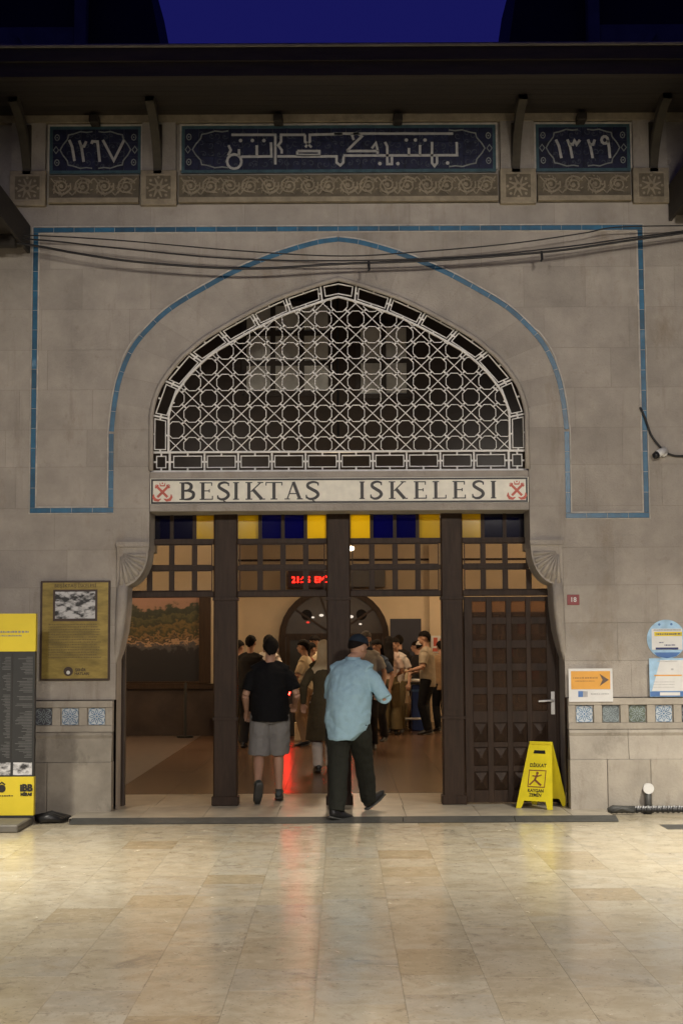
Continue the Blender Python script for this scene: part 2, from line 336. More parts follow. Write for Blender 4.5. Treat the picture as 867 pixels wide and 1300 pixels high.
def text(body, size, x, y, z, m, name='lettering', parent=None, align='CENTER', depth=.001, bold=0):
    c = bpy.data.curves.new('t', 'FONT'); c.body = body; c.size = size; c.align_x = align; c.align_y = 'CENTER'; c.extrude = depth; c.offset = bold; c.resolution_u = 3
    o = bpy.data.objects.new('t', c); COL.objects.link(o); bpy.context.view_layer.update()
    me = bpy.data.meshes.new_from_object(o.evaluated_get(bpy.context.evaluated_depsgraph_get())); bpy.data.objects.remove(o); bpy.data.curves.remove(c)
    me.transform(Matrix.Rotation(math.pi/2, 4, 'X')); me.materials.clear(); me.name = name
    return link(name, me, m, parent, loc=(x, y, z))
def crom(P, n=6):                    # smooth curve through points
    out = []
    for i in range(len(P)-1):
        a, b, c, d = P[max(i-1, 0)], P[i], P[i+1], P[min(i+2, len(P)-1)]
        for k in range(n):
            t = k/n; out.append(tuple(.5*((2*b[j])+(-a[j]+c[j])*t+(2*a[j]-5*b[j]+4*c[j]-d[j])*t*t+(-a[j]+3*b[j]-3*c[j]+d[j])*t**3) for j in range(len(b))))
    out.append(tuple(P[-1])); return out
def dashes(mb, x0, x1, z, h, y0, y1, rnd, fill=.62):   # a line of print too small to read
    x = x0
    while x < x1:
        w = rnd.uniform(.35, 1.3)*h
        mb.box(x, min(x+w, x1), y0, y1, z-h/2, z+h/2*rnd.uniform(.5, 1)); x += w+h*rnd.uniform(.2, .55)

# ------------------------------------------------------------------ arch curves (right half, metres)
INTR = [(1.82, 3.80), (1.795, 3.93), (1.74, 4.08), (1.655, 4.215), (1.55, 4.345), (1.44, 4.455), (1.31, 4.56), (1.15, 4.66), (.91, 4.795), (.685, 4.91), (.54, 4.972), (.346, 5.04), (.2, 5.09), (0, 5.145)]
EXTR = [(2.19, 3.64), (2.16, 3.93), (2.105, 4.19), (2.0, 4.44), (1.85, 4.635), (1.625, 4.845), (1.285, 5.055), (.985, 5.215), (.61, 5.37), (.233, 5.485), (0, 5.52)]
intr = crom(INTR, 5); extr = crom(EXTR, 6)
def x_at(curve, z):
    if z <= curve[0][1]: return curve[0][0]
    if z >= curve[-1][1]: return 0.
    for a, b in zip(curve, curve[1:]):
        if a[1] <= z <= b[1]: return a[0]+(b[0]-a[0])*(z-a[1])/(b[1]-a[1]+1e-9)
    return 0.
Z_SPRING = 3.86
def edge(z):                          # inner limit of the coursed stone
    if z < 2.50: return 2.13
    if z < Z_SPRING: return 1.82
    return x_at(extr, z)

# ------------------------------------------------------------------ ground
gm = mat('far_paving', (.40, .35, .26), .5, .25, 3)
gr = MB().add([(-400, -400, -.03), (400, -400, -.03), (400, 400, -.03), (-400, 400, -.03)], [(0, 1, 2, 3)]).build('ground', gm, kind='structure')
pav = MB().box(-9, 9, -15.5, 0, -.026, -.003).build('plaza_pavement', mat('slab_joint', (.36, .32, .235), .9, .2, 10), kind='structure')
pav['label'] = 'beige travertine slab paving of the plaza before the terminal'
rs = random.Random(11); cw = .40; row = .47; cache = {}
ny = 16
for k in range(-10, 10):
    xc = k*cw+.28; yf = -.775; first = True
    while yf > -8.4:
        ln = rs.choice([.40, .47, .47, .47, .62, .80]) if not first else rs.uniform(.2, .47); first = False
        yn = yf-ln; dist = yf+DIST
        if abs(xc+cw/2)-cw/2 < dist*.229+.25:
            key = round(ln, 2)
            if key not in cache or ln not in (.40, .47, .62, .80): cache[key] = MB().box(.0007, cw-.0007, -ln+.0007, -.0007, -.03, 0).mesh('paving_slab')
            link('paving_slab', cache[key], M['slab'], pav, loc=(xc, yf, rs.uniform(-.0004, .0004)))
        yf = yn
MB().box(-8, 8, -.773, 0, -.03, -.001).build('paving_slab', M['slab'], pav)

# ------------------------------------------------------------------ the terminal building
B = thing('terminal_building', 'grey stone ferry terminal front with pointed arch window, blue tile border and timber eave', 'building')
courses = [1.075, 1.42, 1.78, 2.14, 2.50, 2.90, 3.30, 3.66, 4.05, 4.44, 4.84, 5.24, 5.60, 5.875]
rb = random.Random(3); mort = MB()
def block_poly(x0, x1, z0, z1, side):
    zs = [z0+(z1-z0)*i/6 for i in range(7)]; lo = []; 
    for z in zs:
        xe = edge(min(max(z, z0+1e-4), z1-1e-4))
        if xe < x1-.01: lo.append((max(x0, xe), z))
    if len(lo) < 2: return None
    if all(abs(p[0]-x0) < 1e-6 for p in lo): lo = [(x0, z0), (x0, z1)]
    poly = lo+[(x1, lo[-1][1]), (x1, lo[0][1])]
    return [(side*x, z) for x, z in poly]
def inset(poly, g):
    cx = sum(p[0] for p in poly)/len(poly); cz = sum(p[1] for p in poly)/len(poly)
    w = max(p[0] for p in poly)-min(p[0] for p in poly); h = max(p[1] for p in poly)-min(p[1] for p in poly)
    return [(cx+(x-cx)*max(.3, 1-2*g/max(w, .02)), cz+(z-cz)*max(.3, 1-2*g/max(h, .02))) for x, z in poly]
for ci, (z0, z1) in enumerate(zip(courses, courses[1:])):
    for side in (-1, 1):
        x = 0. if z0 > 5.2 else max(0., min(edge(z0+1e-3), edge(z1-1e-3)))
        if z0 > 5.2: x = 0. if side > 0 or ci % 2 else .0
        first = True
        while x < 4.6:
            w = rb.uniform(.52, .95)*(.6 if first and ci % 2 else 1); x2 = min(x+w, 4.6)
            if 4.6-x2 < .25: x2 = 4.6
            p = block_poly(x, x2, z0, z1, side)
            if p:
                MB().prism(inset(p, .0014), rb.uniform(-.0015, .0015), .06).build('stone_block', M['stone'], B)
                mort.prism(p, .0038, .055)
            x = x2; first = False
# voussoirs between the arch and the blue line
def resample(c, n):
    L = [0]
    for a, b in zip(c, c[1:]): L.append(L[-1]+math.hypot(b[0]-a[0], b[1]-a[1]))
    out = []; j = 0
    for i in range(n+1):
        t = L[-1]*i/n
        while j < len(L)-2 and L[j+1] < t: j += 1
        k = (t-L[j])/(L[j+1]-L[j]+1e-9); out.append((c[j][0]+(c[j+1][0]-c[j][0])*k, c[j][1]+(c[j+1][1]-c[j][1])*k))
    return out
NV = 9
ins = resample([(1.82, Z_SPRING)]+[p for p in intr if p[1] > Z_SPRING+.02], NV*4)
exs = resample([(x_at(extr, Z_SPRING), Z_SPRING)]+[p for p in extr if p[1] > Z_SPRING+.02], NV*4)
for side in (-1, 1):
    for i in range(NV):
        a = ins[i*4:i*4+5]; b = exs[i*4:i*4+5]
        p = [(side*x, z) for x, z in a+b[::-1]]
        MB().prism(inset(p, .0014), rb.uniform(-.001, .002), .06).build('voussoir', M['stone'], B)
        mort.prism(p, .0038, .055)
mort.build('mortar', M['mortar'], B, kind='stuff')
# upper body of the wall behind the frieze, side returns and the roof over the hall
MB().box(-4.6, 4.6, .03, .40, 5.86, 7.0).build('upper_wall', M['stone'], B)
# reveal of the opening
prof = [(2.13, .0), (2.13, 2.46), (1.82, 2.50)]+[(1.82, 3.0), (1.82, 3.5)]+[p for p in intr if p[1] > 3.8]
mb = MB()
for side in (-1, 1):
    for a, b in zip(prof, prof[1:]):
        mb.add([(side*a[0], .05, a[1]), (side*b[0], .05, b[1]), (side*b[0], .62 if b[1] < 3.2 else .12, b[1]), (side*a[0], .62 if a[1] < 3.2 else .12, a[1])], [(0, 1, 2, 3)])
mb.build('arch_reveal', M['stone'], B)
for side in (-1, 1):
    pts = [(side*(x-.012), -.004, z-.012*(z > 4.4)) for x, z in [(1.82, 3.26), (1.82, 3.5)]+[p for p in intr if p[1] > 3.7]]
    MB().tube(pts, .024, 8).build('arch_moulding', M['stone'], B, smooth=True)
    # fluted console under the arch and the stopped jamb moulding below it
    con = MB(); cx, cz = 2.125, 2.53
    arc = [(cx-.30*math.cos(t)**.8 if math.cos(t) > 0 else cx, cz-.05-.34*math.sin(t)**1.15) for t in [math.pi/2*i/10 for i in range(11)]]
    con.prism([(side*x, z) for x, z in [(cx, cz), (cx-.305, cz)]+arc], -.025, .40)
    c = con.build('console', M['stone'], B)
    MB().box(*sorted((side*1.815, side*2.13)), -.05, .02, 2.525, 2.57).build('console_cap', M['stone'], c)
    for i in range(7):
        t = math.pi/2*(i+.5)/7
        ex, ez = cx-.015-.265*math.cos(t), cz-.055-.315*math.sin(t)
        MB().tube([(side*(cx-.035-.03*math.cos(t)), -.026, cz-.07-.03*math.sin(t)), (side*ex, -.030, ez)], [(.007, .007), (.024, .022)], 8).build('flute', M['stone'], c, smooth=True)
    MB().tube([(side*2.075, .01, 2.20), (side*2.085, .01, 1.95), (side*2.10, .012, 1.72), (side*2.125, .02, 1.52), (side*2.14, .03, 1.41)], [.055, .055, .045, .030, .012], 12).build('jamb_moulding', M['stone'], B, smooth=True)
    MB().prism([(side*2.03, 2.2), (side*2.035, 1.95), (side*2.06, 1.72), (side*2.10, 1.55), (side*2.135, 1.43), (side*2.135, 2.2)], .03, .40).build('jamb_backing', M['stone'], B)

# blue tile border: tiles one by one with white edging
BT = .045
def border(path, zoff=0):
    pts = [Vector((p[0], p[1])) for p in path]
    L = [0]
    for a, b in zip(pts, pts[1:]): L.append(L[-1]+(b-a).length)
    n = max(1, round(L[-1]/.195)); step = L[-1]/n
    def at(s):
        for i in range(len(L)-1):
            if s <= L[i+1]+1e-6: return pts[i]+(pts[i+1]-pts[i])*((s-L[i])/(L[i+1]-L[i]+1e-9))
        return pts[-1]
    for i in range(n):
        seg = [at(i*step+.0018+(step-.0036)*k/4) for k in range(5)]
        MB().ribbon([(p.x, p.y) for p in seg], BT, -.010, .0).build('border_tile', M['blue'], B)
        MB().ribbon([tuple(at(i*step+step-.003)), tuple(at(min(L[-1], i*step+step+.0015)))], BT, -.0085, .0).build('border_joint', M['white_line'], B) if i < n-1 else None
ZB = {-1: 2.88, 1: 2.805}
for side in (-1, 1):
    zb = ZB[side]
    border([(side*2.94, 5.60), (side*2.94, zb+.025)])
    border([(side*2.965, zb), (side*2.165, zb)])
    border([(side*2.19, zb+.026), (side*2.19, 3.62)])
    border([(side*x, z) for x, z in extr if z > 3.63])
    ed = MB()
    inner = [(side*(2.94-.032), 5.625-.032), (side*(2.94-.032), zb+.032), (side*(2.19+.032), zb+.032)]+[(side*(x+.032*(1 if z < 4.6 else .55)), z+.032*(0 if z < 4.3 else .8)) for x, z in extr if z > 3.6]
    ed.ribbon(inner, .012, -.014, .0)
    ed.ribbon([(side*(2.94+.031), 5.655), (side*(2.94+.031), zb-.03), (side*2.16, zb-.03)], .008, -.013, .0)
    ed.build('border_edging', M['white_line'], B)
border([(-2.965, 5.625), (2.965, 5.625)])
ed = MB(); ed.ribbon([(-2.965, 5.657), (2.965, 5.657)], .010, -.014, 0); ed.ribbon([(-2.9, 5.593), (2.9, 5.593)], .008, -.014, 0); ed.build('border_edging', M['white_line'], B)

# frieze: carved band, pilaster blocks, tile panels
def scroll(x0, x1, z0, z1):
    mb = MB(); h = z1-z0; n = max(1, round((x1-x0)/(h*.95))); p = (x1-x0)/n; zc = (z0+z1)/2
    for i in range(n):
        c = x0+p*(i+.5); s = 1 if i % 2 else -1
        pts = [(c+(.46*h*(1-k/26))*math.cos(s*k*.55+.4), zc+(.43*h*(1-k/26))*math.sin(s*k*.55+.4)) for k in range(23)]
        mb.ribbon(pts, .014, -.016, 0.0)
        mb.ribbon([(c-p*.5, zc-s*.42*h), (c-p*.25, zc-s*.1*h), (c, zc+s*.44*h), (c+p*.3, zc+s*.2*h), (c+p*.5, zc+s*.42*h)], .012, -.010, 0.0)
        mb.disc((c, zc), .018, -.014, 0.0, 8)
        for k in range(14):
            a = k*.83; q = .2+.25*((k*7) % 5)/5; mb.ribbon([(c+q*h*math.cos(a), zc+q*h*math.sin(a)), (c+(q+.10)*h*math.cos(a+.22), zc+(q+.09)*h*math.sin(a+.22))], [.016, .004], -.012-.0002*k, 0.0)
        for k in range(3):
            a = k*2.1+i; mb.ribbon([(c+.30*h*math.cos(a), zc+.3*h*math.sin(a)), (c+.48*h*math.cos(a+.3), zc+.46*h*math.sin(a+.3))], [.02, .004], -.010, 0.0)
    mb.v = [(x, y-.012, z) for x, y, z in mb.v]; return mb
FZ0, FZ1 = 5.885, 6.165
for x0, x1 in ((-2.82, -1.94), (-1.55, 1.56), (1.95, 2.86)):
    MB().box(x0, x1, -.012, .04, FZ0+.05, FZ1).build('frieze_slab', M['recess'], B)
    MB().box(x0, x1, -.055, .04, FZ0, FZ0+.048).build('frieze_sill', M['carved'], B)
    scroll(x0+.02, x1-.02, FZ0+.065, FZ1-.01).build('carved_scroll', M['carved'], B)
for xc in (-3.02, -1.745, 1.755, 3.05):
    w = .175
    b = MB().box(xc-w, xc+w, -.06, .04, FZ0-.03, FZ1+.04).build('frieze_block', M['carved'], B, bevel=.006)
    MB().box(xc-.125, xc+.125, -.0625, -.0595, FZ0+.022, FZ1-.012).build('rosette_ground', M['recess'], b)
    mb = MB(); mb.ribbon([(xc-.13, FZ0+.02), (xc+.13, FZ0+.02), (xc+.13, FZ1-.01), (xc-.13, FZ1-.01)], .018, -.068, -.055, True)
    for k in range(8):
        a = k*math.pi/4; mb.ribbon([(xc+.02*math.cos(a), 6.025+.02*math.sin(a)), (xc+.1*math.cos(a+.35), 6.025+.1*math.sin(a+.35))], [.03, .008], -.070, -.055); mb.disc((xc+.105*math.cos(a), 6.025+.105*math.sin(a)), .014, -.068, -.055, 7)
    mb.build('carved_rosette', M['carved'], b)
    MB().box(xc-.165, xc+.165, -.03, .04, FZ1+.042, 6.80).build('frieze_pier', M['stone'], B)
MB().box(-4.6, 4.6, -.045, .04, 6.69, 6.80).build('eave_stone_band', M['carved'], B)

def tile_panel(x0, x1, z0, z1, label):
    e = bpy.data.objects.new('tile_panel', None); COL.objects.link(e); e.parent = B; e['label'] = label
    nx = max(1, round((x1-x0)/.147)); nz = 3; tw = (x1-x0)/nx; th = (z1-z0)/nz
    me = MB().box(.001, tw-.001, -.006, .02, .001, th-.001).mesh('tile')
    for i in range(nx):
        for j in range(nz): link('tile', me, M['cobalt'], e, loc=(x0+i*tw, 0, z0+j*th))
    mb = MB(); mb.ribbon([(x0-.012, z0-.012), (x1+.012, z0-.012), (x1+.012, z1+.012), (x0-.012, z1+.012)], .03, -.010, .03, True); mb.build('tile_edging', M['turq'], e)
    mb = MB(); mb.ribbon([(x0-.035, z0), (x0-.035, z1+.035), (x1+.035, z1+.035), (x1+.035, z0)], .016, -.02, .03); mb.build('panel_moulding', M['white_line'], e)
    return e
YS0, YS1 = -.009, -.004
def orn(mb, x0, x1, z0, z1, k):          # scalloped cartouche and corner rosettes
    zc = (z0+z1)/2; h = z1-z0
    for s, xe in ((1, x0), (-1, x1)):
        sh = [(.40*k, .44), (.34*k, .42), (.27*k, .44), (.19*k, .38), (.14*k, .36), (.13*k, .26), (.08*k, .12), (.05*k, 0)]
        pts = [(xe+s*(u+.03), zc+v*h) for u, v in sh]; pts += [(xe+s*(u+.03), zc-v*h) for u, v in sh[::-1][1:]]
        mb.ribbon(pts, .012, YS0, YS1)
        for v in (-.3, .3):
            c = (xe+s*.045, zc+v*h); mb.ribbon([(c[0]+.022*math.cos(a*.785), c[1]+.03*math.sin(a*.785)) for a in range(8)], .009, YS0, YS1, True); mb.disc(c, .008, YS0, YS1, 6)
        mb.ribbon([(xe+s*.01, zc), (xe+s*.035, zc+.035), (xe+s*.06, zc), (xe+s*.035, zc-.035)], .008, YS0, YS1, True)
M['vine'] = mat('blue_grey_vine', (.05, .06, .085), .4, .3, 20)
def vines(e, x0, x1, z0, z1, seed):
    q = random.Random(seed); mb = MB(); n = int((x1-x0)/.075)
    for i in range(n):
        for j in range(4):
            cx, cz = x0+(i+.5+q.uniform(-.2, .2))*(x1-x0)/n, z0+(j+.5+q.uniform(-.2, .2))*(z1-z0)/4; a0 = q.uniform(0, 6.3); sg = q.choice((-1, 1))
            mb.ribbon([(cx+(.036-.0045*t)*math.cos(a0+sg*t*.85), cz+(.036-.0045*t)*math.sin(a0+sg*t*.85)) for t in range(7)], [.003]+[.007]*5+[.003], -.0078, -.004)
            if q.random() < .6: mb.disc((cx, cz), .009, -.0079, -.004, 6)
    mb.build('tile_vine', M['vine'], e, kind='stuff')
def crop(pts, ox, oy, k): return [W(ox+a/k, oy+b/k) for a, b in pts]
def strokes(mb, L, ox, oy, k, w):
    for pts in L:
        if len(pts) == 1: mb.disc(crop(pts, ox, oy, k)[0], w*.75, YS0, YS1, 8)
        else: mb.ribbon(crop(pts, ox, oy, k), w, YS0, YS1)
PZ0, PZ1 = 6.215, 6.635
# long calligraphic panel
e = tile_panel(-1.50, 1.52, PZ0, PZ1, 'long cobalt tile panel with pale square Kufic writing')
mb = MB(); orn(mb, -1.50, 1.52, PZ0, PZ1, 1); mb.build('tile_ornament', M['orn'], e); vines(e, -1.36, 1.38, PZ0+.02, PZ1-.02, 1)
mb = MB()
circ = [(300+38*math.cos(a*.524), 270+38*math.sin(a*.524)) for a in range(13)]
strokes(mb, [[(285, 130), (515, 130), (515, 285)], [(670, 130), (545, 130), (545, 165), (530, 185), (548, 210), (548, 228)], [(670, 130), (670, 165), (705, 195)], [(867, 125), (695, 130), (695, 165), (672, 195)],
             [(335, 245), (495, 243), (492, 170)], [(525, 243), (835, 243), (835, 275), (855, 290), (870, 275), (872, 243)], [(270, 185), (282, 210), (268, 238)], circ, [(325, 205), (325, 243)], [(418, 185), (418, 243)],
             [(333, 160)], [(395, 160)], [(455, 160)], [(630, 215), (630, 236), (745, 236), (745, 215), (630, 215)]], 225, 140, 4.129, .024)
strokes(mb, [[(-5, 118), (590, 118)], [(42, 228), (610, 226), (608, 160)], [(60, 205), (215, 205), (212, 226)], [(215, 205), (205, 165), (185, 192)], [(60, 205), (100, 165), (135, 132), (110, 115), (85, 125), (95, 150)],
             [(250, 160), (262, 182), (262, 270), (285, 270), (285, 230)], [(370, 190), (370, 228)], [(425, 175), (425, 228)], [(485, 160), (485, 265), (498, 280), (510, 265), (510, 228)],
             [(357, 150)], [(402, 150)], [(450, 150)], [(225, 268)], [(315, 268)], [(563, 265)]], 425, 140, 3.94, .024)
mb.build('inscription', M['script'], e)
e = tile_panel(-2.79, -1.95, PZ0, PZ1, 'small cobalt tile panel with the year 1267 in Arabic numerals')
mb = MB(); orn(mb, -2.79, -1.95, PZ0, PZ1, .9); mb.build('tile_ornament', M['orn'], e); vines(e, -2.66, -2.08, PZ0+.02, PZ1-.02, 2)
mb = MB()
strokes(mb, [[(210, 165), (226, 200), (240, 280)], [(265, 168), (278, 205), (290, 285)], [(272, 198), (292, 200), (304, 172)], [(333, 186), (338, 172), (366, 174), (378, 285)], [(395, 165), (455, 278), (512, 165)]], 40, 140, 4.335, .026)
mb.build('inscription', M['script'], e)
e = tile_panel(1.965, 2.835, PZ0, PZ1, 'small cobalt tile panel with the year 1329 in Arabic numerals')
mb = MB(); orn(mb, 1.965, 2.835, PZ0, PZ1, .9); mb.build('tile_ornament', M['orn'], e); vines(e, 2.1, 2.7, PZ0+.02, PZ1-.02, 3)
mb = MB()
loop = [(493+15*math.cos(a*.63), 142+17*math.sin(a*.63)) for a in range(11)]
strokes(mb, [[(262, 140), (276, 170), (288, 228)], [(316, 140), (330, 175), (340, 228)], [(324, 160), (342, 164), (350, 145), (360, 163), (376, 142)], [(414, 140), (426, 175), (436, 228)], [(420, 164), (438, 164), (446, 140)], loop, [(508, 142), (514, 180), (518, 228)]], 635, 140, 3.737, .026)
mb.build('inscription', M['script'], e)

# plinth: band with tile niches, moulding, battered base
rp = random.Random(5)
t_pat = MB()
for q in range(4):
    rot = q*math.pi/2
    def rr(p): return (p[0]*math.cos(rot)-p[1]*math.sin(rot), p[0]*math.sin(rot)+p[1]*math.cos(rot))
    t_pat.ribbon([rr(p) for p in [(.012, .012), (.03, .045), (.06, .06), (.045, .03), (.012, .012)]], .007, -.003, .002)
    t_pat.ribbon([rr(p) for p in [(0, .02), (.012, .045), (0, .07), (-.012, .045), (0, .02)]], .006, -.003, .002)
    t_pat.ribbon([rr(p) for p in [(.02, .075), (.05, .07), (.072, .05), (.076, .02)]], .006, -.003, .002)
t_pat.disc((0, 0), .01, -.003, .002, 8)
t_pat_me = t_pat.mesh('tile_motif'); t_pat_me2 = t_pat.mesh('tile_motif')
tile_me = {}
kinds = {1: ['t_white', 't_grey', 't_green', 't_white', 't_dark', 't_white', 't_grey', 't_green'], -1: ['t_white', 't_white', 't_dark', 't_white', 't_green', 't_grey', 't_white', 't_dark']}
for side in (-1, 1):
    def bx(x0, x1, *r): a, b = sorted((side*x0, side*x1)); return MB().box(a, b, *r)
    xin = 2.15
    bx(xin, 4.6, -.012, .05, .775, 1.068).build('plinth_band', M['plinth'], B)
    bx(xin, 4.6, -.050, -.013, 1.004, 1.068).build('plinth_rail', M['plinth'], B, bevel=.004)
    bx(xin, 4.6, -.050, -.013, .775, .835).build('plinth_rail', M['plinth'], B, bevel=.004)
    ts = [2.303+.2505*k for k in range(8)]
    xs = [xin]+[v for t in ts for v in (t-.088, t+.088)]+[4.6]
    for a, b in zip(xs[::2], xs[1::2]):
        if b-a > .01: bx(a, b, -.050, -.013, .837, 1.002).build('plinth_spacer', M['plinth'], B)
    for t, kd in zip(ts, kinds[side]):
        if kd not in tile_me: tile_me[kd] = MB().box(-.077, .077, -.006, .004, -.077, .077).mesh('ornamental_tile', bevel=.002)
        o = link('ornamental_tile', tile_me[kd], M[kd], B, loc=(side*t, -.018, .919))
        link('tile_motif', t_pat_me if kd == 't_white' else t_pat_me2, M['t_ink'] if kd == 't_white' else M['t_inkd'], o, loc=(0, -.005, 0))
    x = xin
    while x < 4.5:
        x2 = min(4.6, x+rp.uniform(.42, .9)); a, b = sorted((side*x, side*x2))
        g = .002; j = rp.uniform(-.003, .003)
        MB().profx([(.04, .772), (-.062, .772), (-.072, .745), (-.062, .715), (-.066, .70), (-.085, .60), (-.105+j, .50), (.04, .50)], a+g, b-g).build('plinth_cove', M['plinth' if side > 0 else 'plinth_left'], B)
        x = x2
    x = xin-.005
    while x < 4.5:
        x2 = min(4.6, x+rp.uniform(.35, .62)); a, b = sorted((side*x, side*x2))
        MB().box(a+.002, b-.002, -.115+rp.uniform(-.003, .003), .04, -.02, .497).build('plinth_block', M['plinth' if side > 0 else 'plinth_left'], B, bevel=.004)
        x = x2

# timber eave over the front
EY, EZ, WZT = -1.30, 6.665, 6.76
nb = 8
for i in range(nb):
    t0, t1 = i/nb, (i+1)/nb
    ya, yb = -.05+(EY+.05)*t0, -.05+(EY+.05)*t1; za, zb = WZT+(EZ-WZT)*t0, WZT+(EZ-WZT)*t1
    MB().profx([(ya, za), (yb+.004, zb), (yb+.004, zb+.03), (ya, za+.03)], -5.2, 5.2).build('soffit_board', M['eave'], B)
MB().box(-5.2, 5.2, EY-.04, EY, EZ-.02, EZ+.15).build('fascia', M['eave'], B)
MB().box(-5.2, 5.2, EY-.075, EY-.042, EZ+.11, EZ+.235).build('fascia_moulding', M['eave'], B)
MB().tube([(-5.2, EY-.085, EZ+.245), (5.2, EY-.085, EZ+.245)], .018, 8).build('gutter_lip', mat('gutter_zinc', (.16, .15, .13), .5, .2, 5), B)
MB().profx([(EY-.06, EZ+.236), (EY, EZ+.2), (.5, 7.12), (16.5, 7.6), (16.5, 7.7), (.5, 7.25)], -5.2, 5.2).build('roof', M['roofdark'], B)
for xc in (-3.03, -1.755, 1.735, 3.08):
    mb = MB(); pr = crom([(-.03, 6.17), (-.07, 6.28), (-.22, 6.48), (-.48, 6.64), (-.72, 6.69)], 4)
    for (ya, za), (yb, zb) in zip(pr, pr[1:]):
        mb.add([(xc-.04, ya, za-.04), (xc+.04, ya, za-.04), (xc+.04, yb, zb-.04), (xc-.04, yb, zb-.04), (xc-.04, ya+.03, za+.05), (xc+.04, ya+.03, za+.05), (xc+.04, yb+.03, zb+.05), (xc-.04, yb+.03, zb+.05)],
               [(0, 1, 2, 3), (4, 7, 6, 5), (0, 3, 7, 4), (1, 5, 6, 2)])
    mb.box(xc-.04, xc+.04, -.06, -.031, 6.12, 6.66)
    mb.build('eave_strut', mat('strut_timber', (.045, .038, .026), .7, .3, 8) if 'strut_timber' not in bpy.data.materials else bpy.data.materials['strut_timber'], B)
for xc in (-2.36, -.575, .585, 2.37): MB().box(xc-.045, xc+.045, -.20, -.04, 6.64, 6.715).build('rafter_end', M['eave'], B, bevel=.008)
# side wings whose eaves run forward from the front
def wing(side, xe, zb, zt):
    a, b = sorted((side*xe, side*8))
    w = bpy.data.objects.new('wing_eave', None); COL.objects.link(w); w.parent = B
    MB().box(a, b, -9, -.02, zb+.05, zt).build('wing_roof', M['eave'], w)
    x0, x1 = sorted((side*(xe-.03), side*(xe-.001))); MB().box(x0, x1, -9, -.03, zb-.01, zt+.03).build('wing_fascia', M['eave'], w)
    for k in range(12):
        y = -.45-k*.75; MB().box(*sorted((side*(xe+.02), side*(xe+1.5))), y-.05, y+.05, zb-.06, zb+.045).build('wing_rafter', M['eave'], w)
wing(-1, 3.02, 5.40, 5.63); wing(1, 3.25, 5.69, 6.0)
# dark turrets above the eave, either side of the gap of sky
for side, xi0, xi1 in ((-1, 1.70, 1.86), (1, 1.68, 1.76)):
    t = bpy.data.objects.new('roof_turret', None); COL.objects.link(t); t.parent = B
    mb = MB(); x0, x1 = side*xi0, side*(xi1+.25); X = side*4.9
    mb.prism([(x0, 7.05), (X, 7.05), (X, 9.2), (x1, 9.2)], 1.0, 3.4); mb.build('turret_body', M['roofdark'], t)
    mb = MB()
    for k in range(5):
        mb.box(*sorted((side*2.75, side*4.9)), .86, .985, 7.06+k*.2, 7.24+k*.2)
    mb.box(*sorted((side*2.62, side*2.74)), .82, .98, 7.06, 9.2); mb.build('turret_boarding', M['turret'], t)
    MB().ribbon([(side*2.8, 7.1), (side*3.3, 7.95)], .07, .80, .855).build('turret_brace', M['turret'], t)

# ------------------------------------------------------------------ lintel with the name sign
lin = MB(); lin.box(-1.815, 1.815, -.005, .5, 3.185, 3.245); lin.box(-1.815, 1.815, -.02, .5, 2.865, 2.932); lin.box(-1.815, 1.815, .03, .5, 2.933, 3.184)
lin.build('lintel', M['stone'], B)
sg = thing('name_sign', 'long cream terminal name sign in black serif capitals between two red anchor emblems', 'sign', (0, 0, 2.935))
MB().box(-1.812, 1.812, -.012, .029, 0, .247).build('board', M['signboard'], sg)
mb = MB(); mb.ribbon([(-1.795, .012), (1.795, .012), (1.795, .232), (-1.795, .232)], .018, -.0145, -.0125, True); mb.build('border', M['ink'], sg)
T, t_ = .18, .06
def bez(*p): return crom(list(p), 5)
def ser(x, z, w=.30): return ([(x-w/2, z), (x+w/2, z)], t_)
def stem(x): return [([(x, 0), (x, 1)], T), ser(x, .025), ser(x, .975)]
def curve_w(pts, n): 
    return (pts, [t_+(T-t_)*math.sin(math.pi*i/(len(pts)-1)) for i in range(len(pts))])
Sc = bez((.52, .80), (.50, .93), (.32, .99), (.12, .90), (.10, .72), (.28, .56), (.46, .42), (.52, .24), (.38, .06), (.18, .02), (.05, .12), (.03, .26))
ced = ([(.28, .0), (.30, -.07), (.36, -.10), (.28, -.17), (.20, -.15)], .06)
GL = {'I': (stem(.16)+[([(.16, 1.10), (.16, 1.19)], .10)], .32),
      'B': (stem(.15)[:1]+[ser(.15, .025, .3), ser(.15, .975, .3), curve_w(bez((.15, .965), (.38, .96), (.52, .84), (.50, .64), (.36, .53), (.15, .515)), 0), curve_w(bez((.15, .525), (.42, .52), (.62, .40), (.60, .16), (.42, .04), (.15, .03)), 0)], .66),
      'E': (stem(.15)+[([(.15, .97), (.58, .97)], t_), ([(.57, .99), (.57, .80)], t_), ([(.15, .51), (.46, .51)], t_), ([(.46, .60), (.46, .42)], t_), ([(.15, .03), (.62, .03)], t_), ([(.61, .01), (.61, .22)], t_)], .66),
      'L': (stem(.15)+[([(.15, .03), (.62, .03)], t_), ([(.61, .01), (.61, .22)], t_)], .66),
      'K': (stem(.15)+[([(.24, .45), (.66, .96)], t_+.01), ([(.34, .56), (.72, .02)], T), ser(.66, .975, .26), ser(.74, .025, .26)], .84),
      'T': ([([(.40, 0), (.40, 1)], T), ser(.40, .025), ([(.04, .97), (.76, .97)], t_), ([(.05, .99), (.05, .80)], t_), ([(.75, .99), (.75, .80)], t_)], .80),
      'A': ([([(.12, .02), (.40, 1.0)], t_+.015), ([(.40, 1.0), (.70, .02)], T), ([(.22, .33), (.60, .33)], t_), ser(.12, .025, .24), ser(.70, .025, .28)], .82),
      'S': ([curve_w(Sc, 0), ([(.53, .97), (.53, .78)], t_), ([(.03, .04), (.03, .24)], t_)], .58)}
GL['C'] = (GL['S'][0]+[ced], .58)
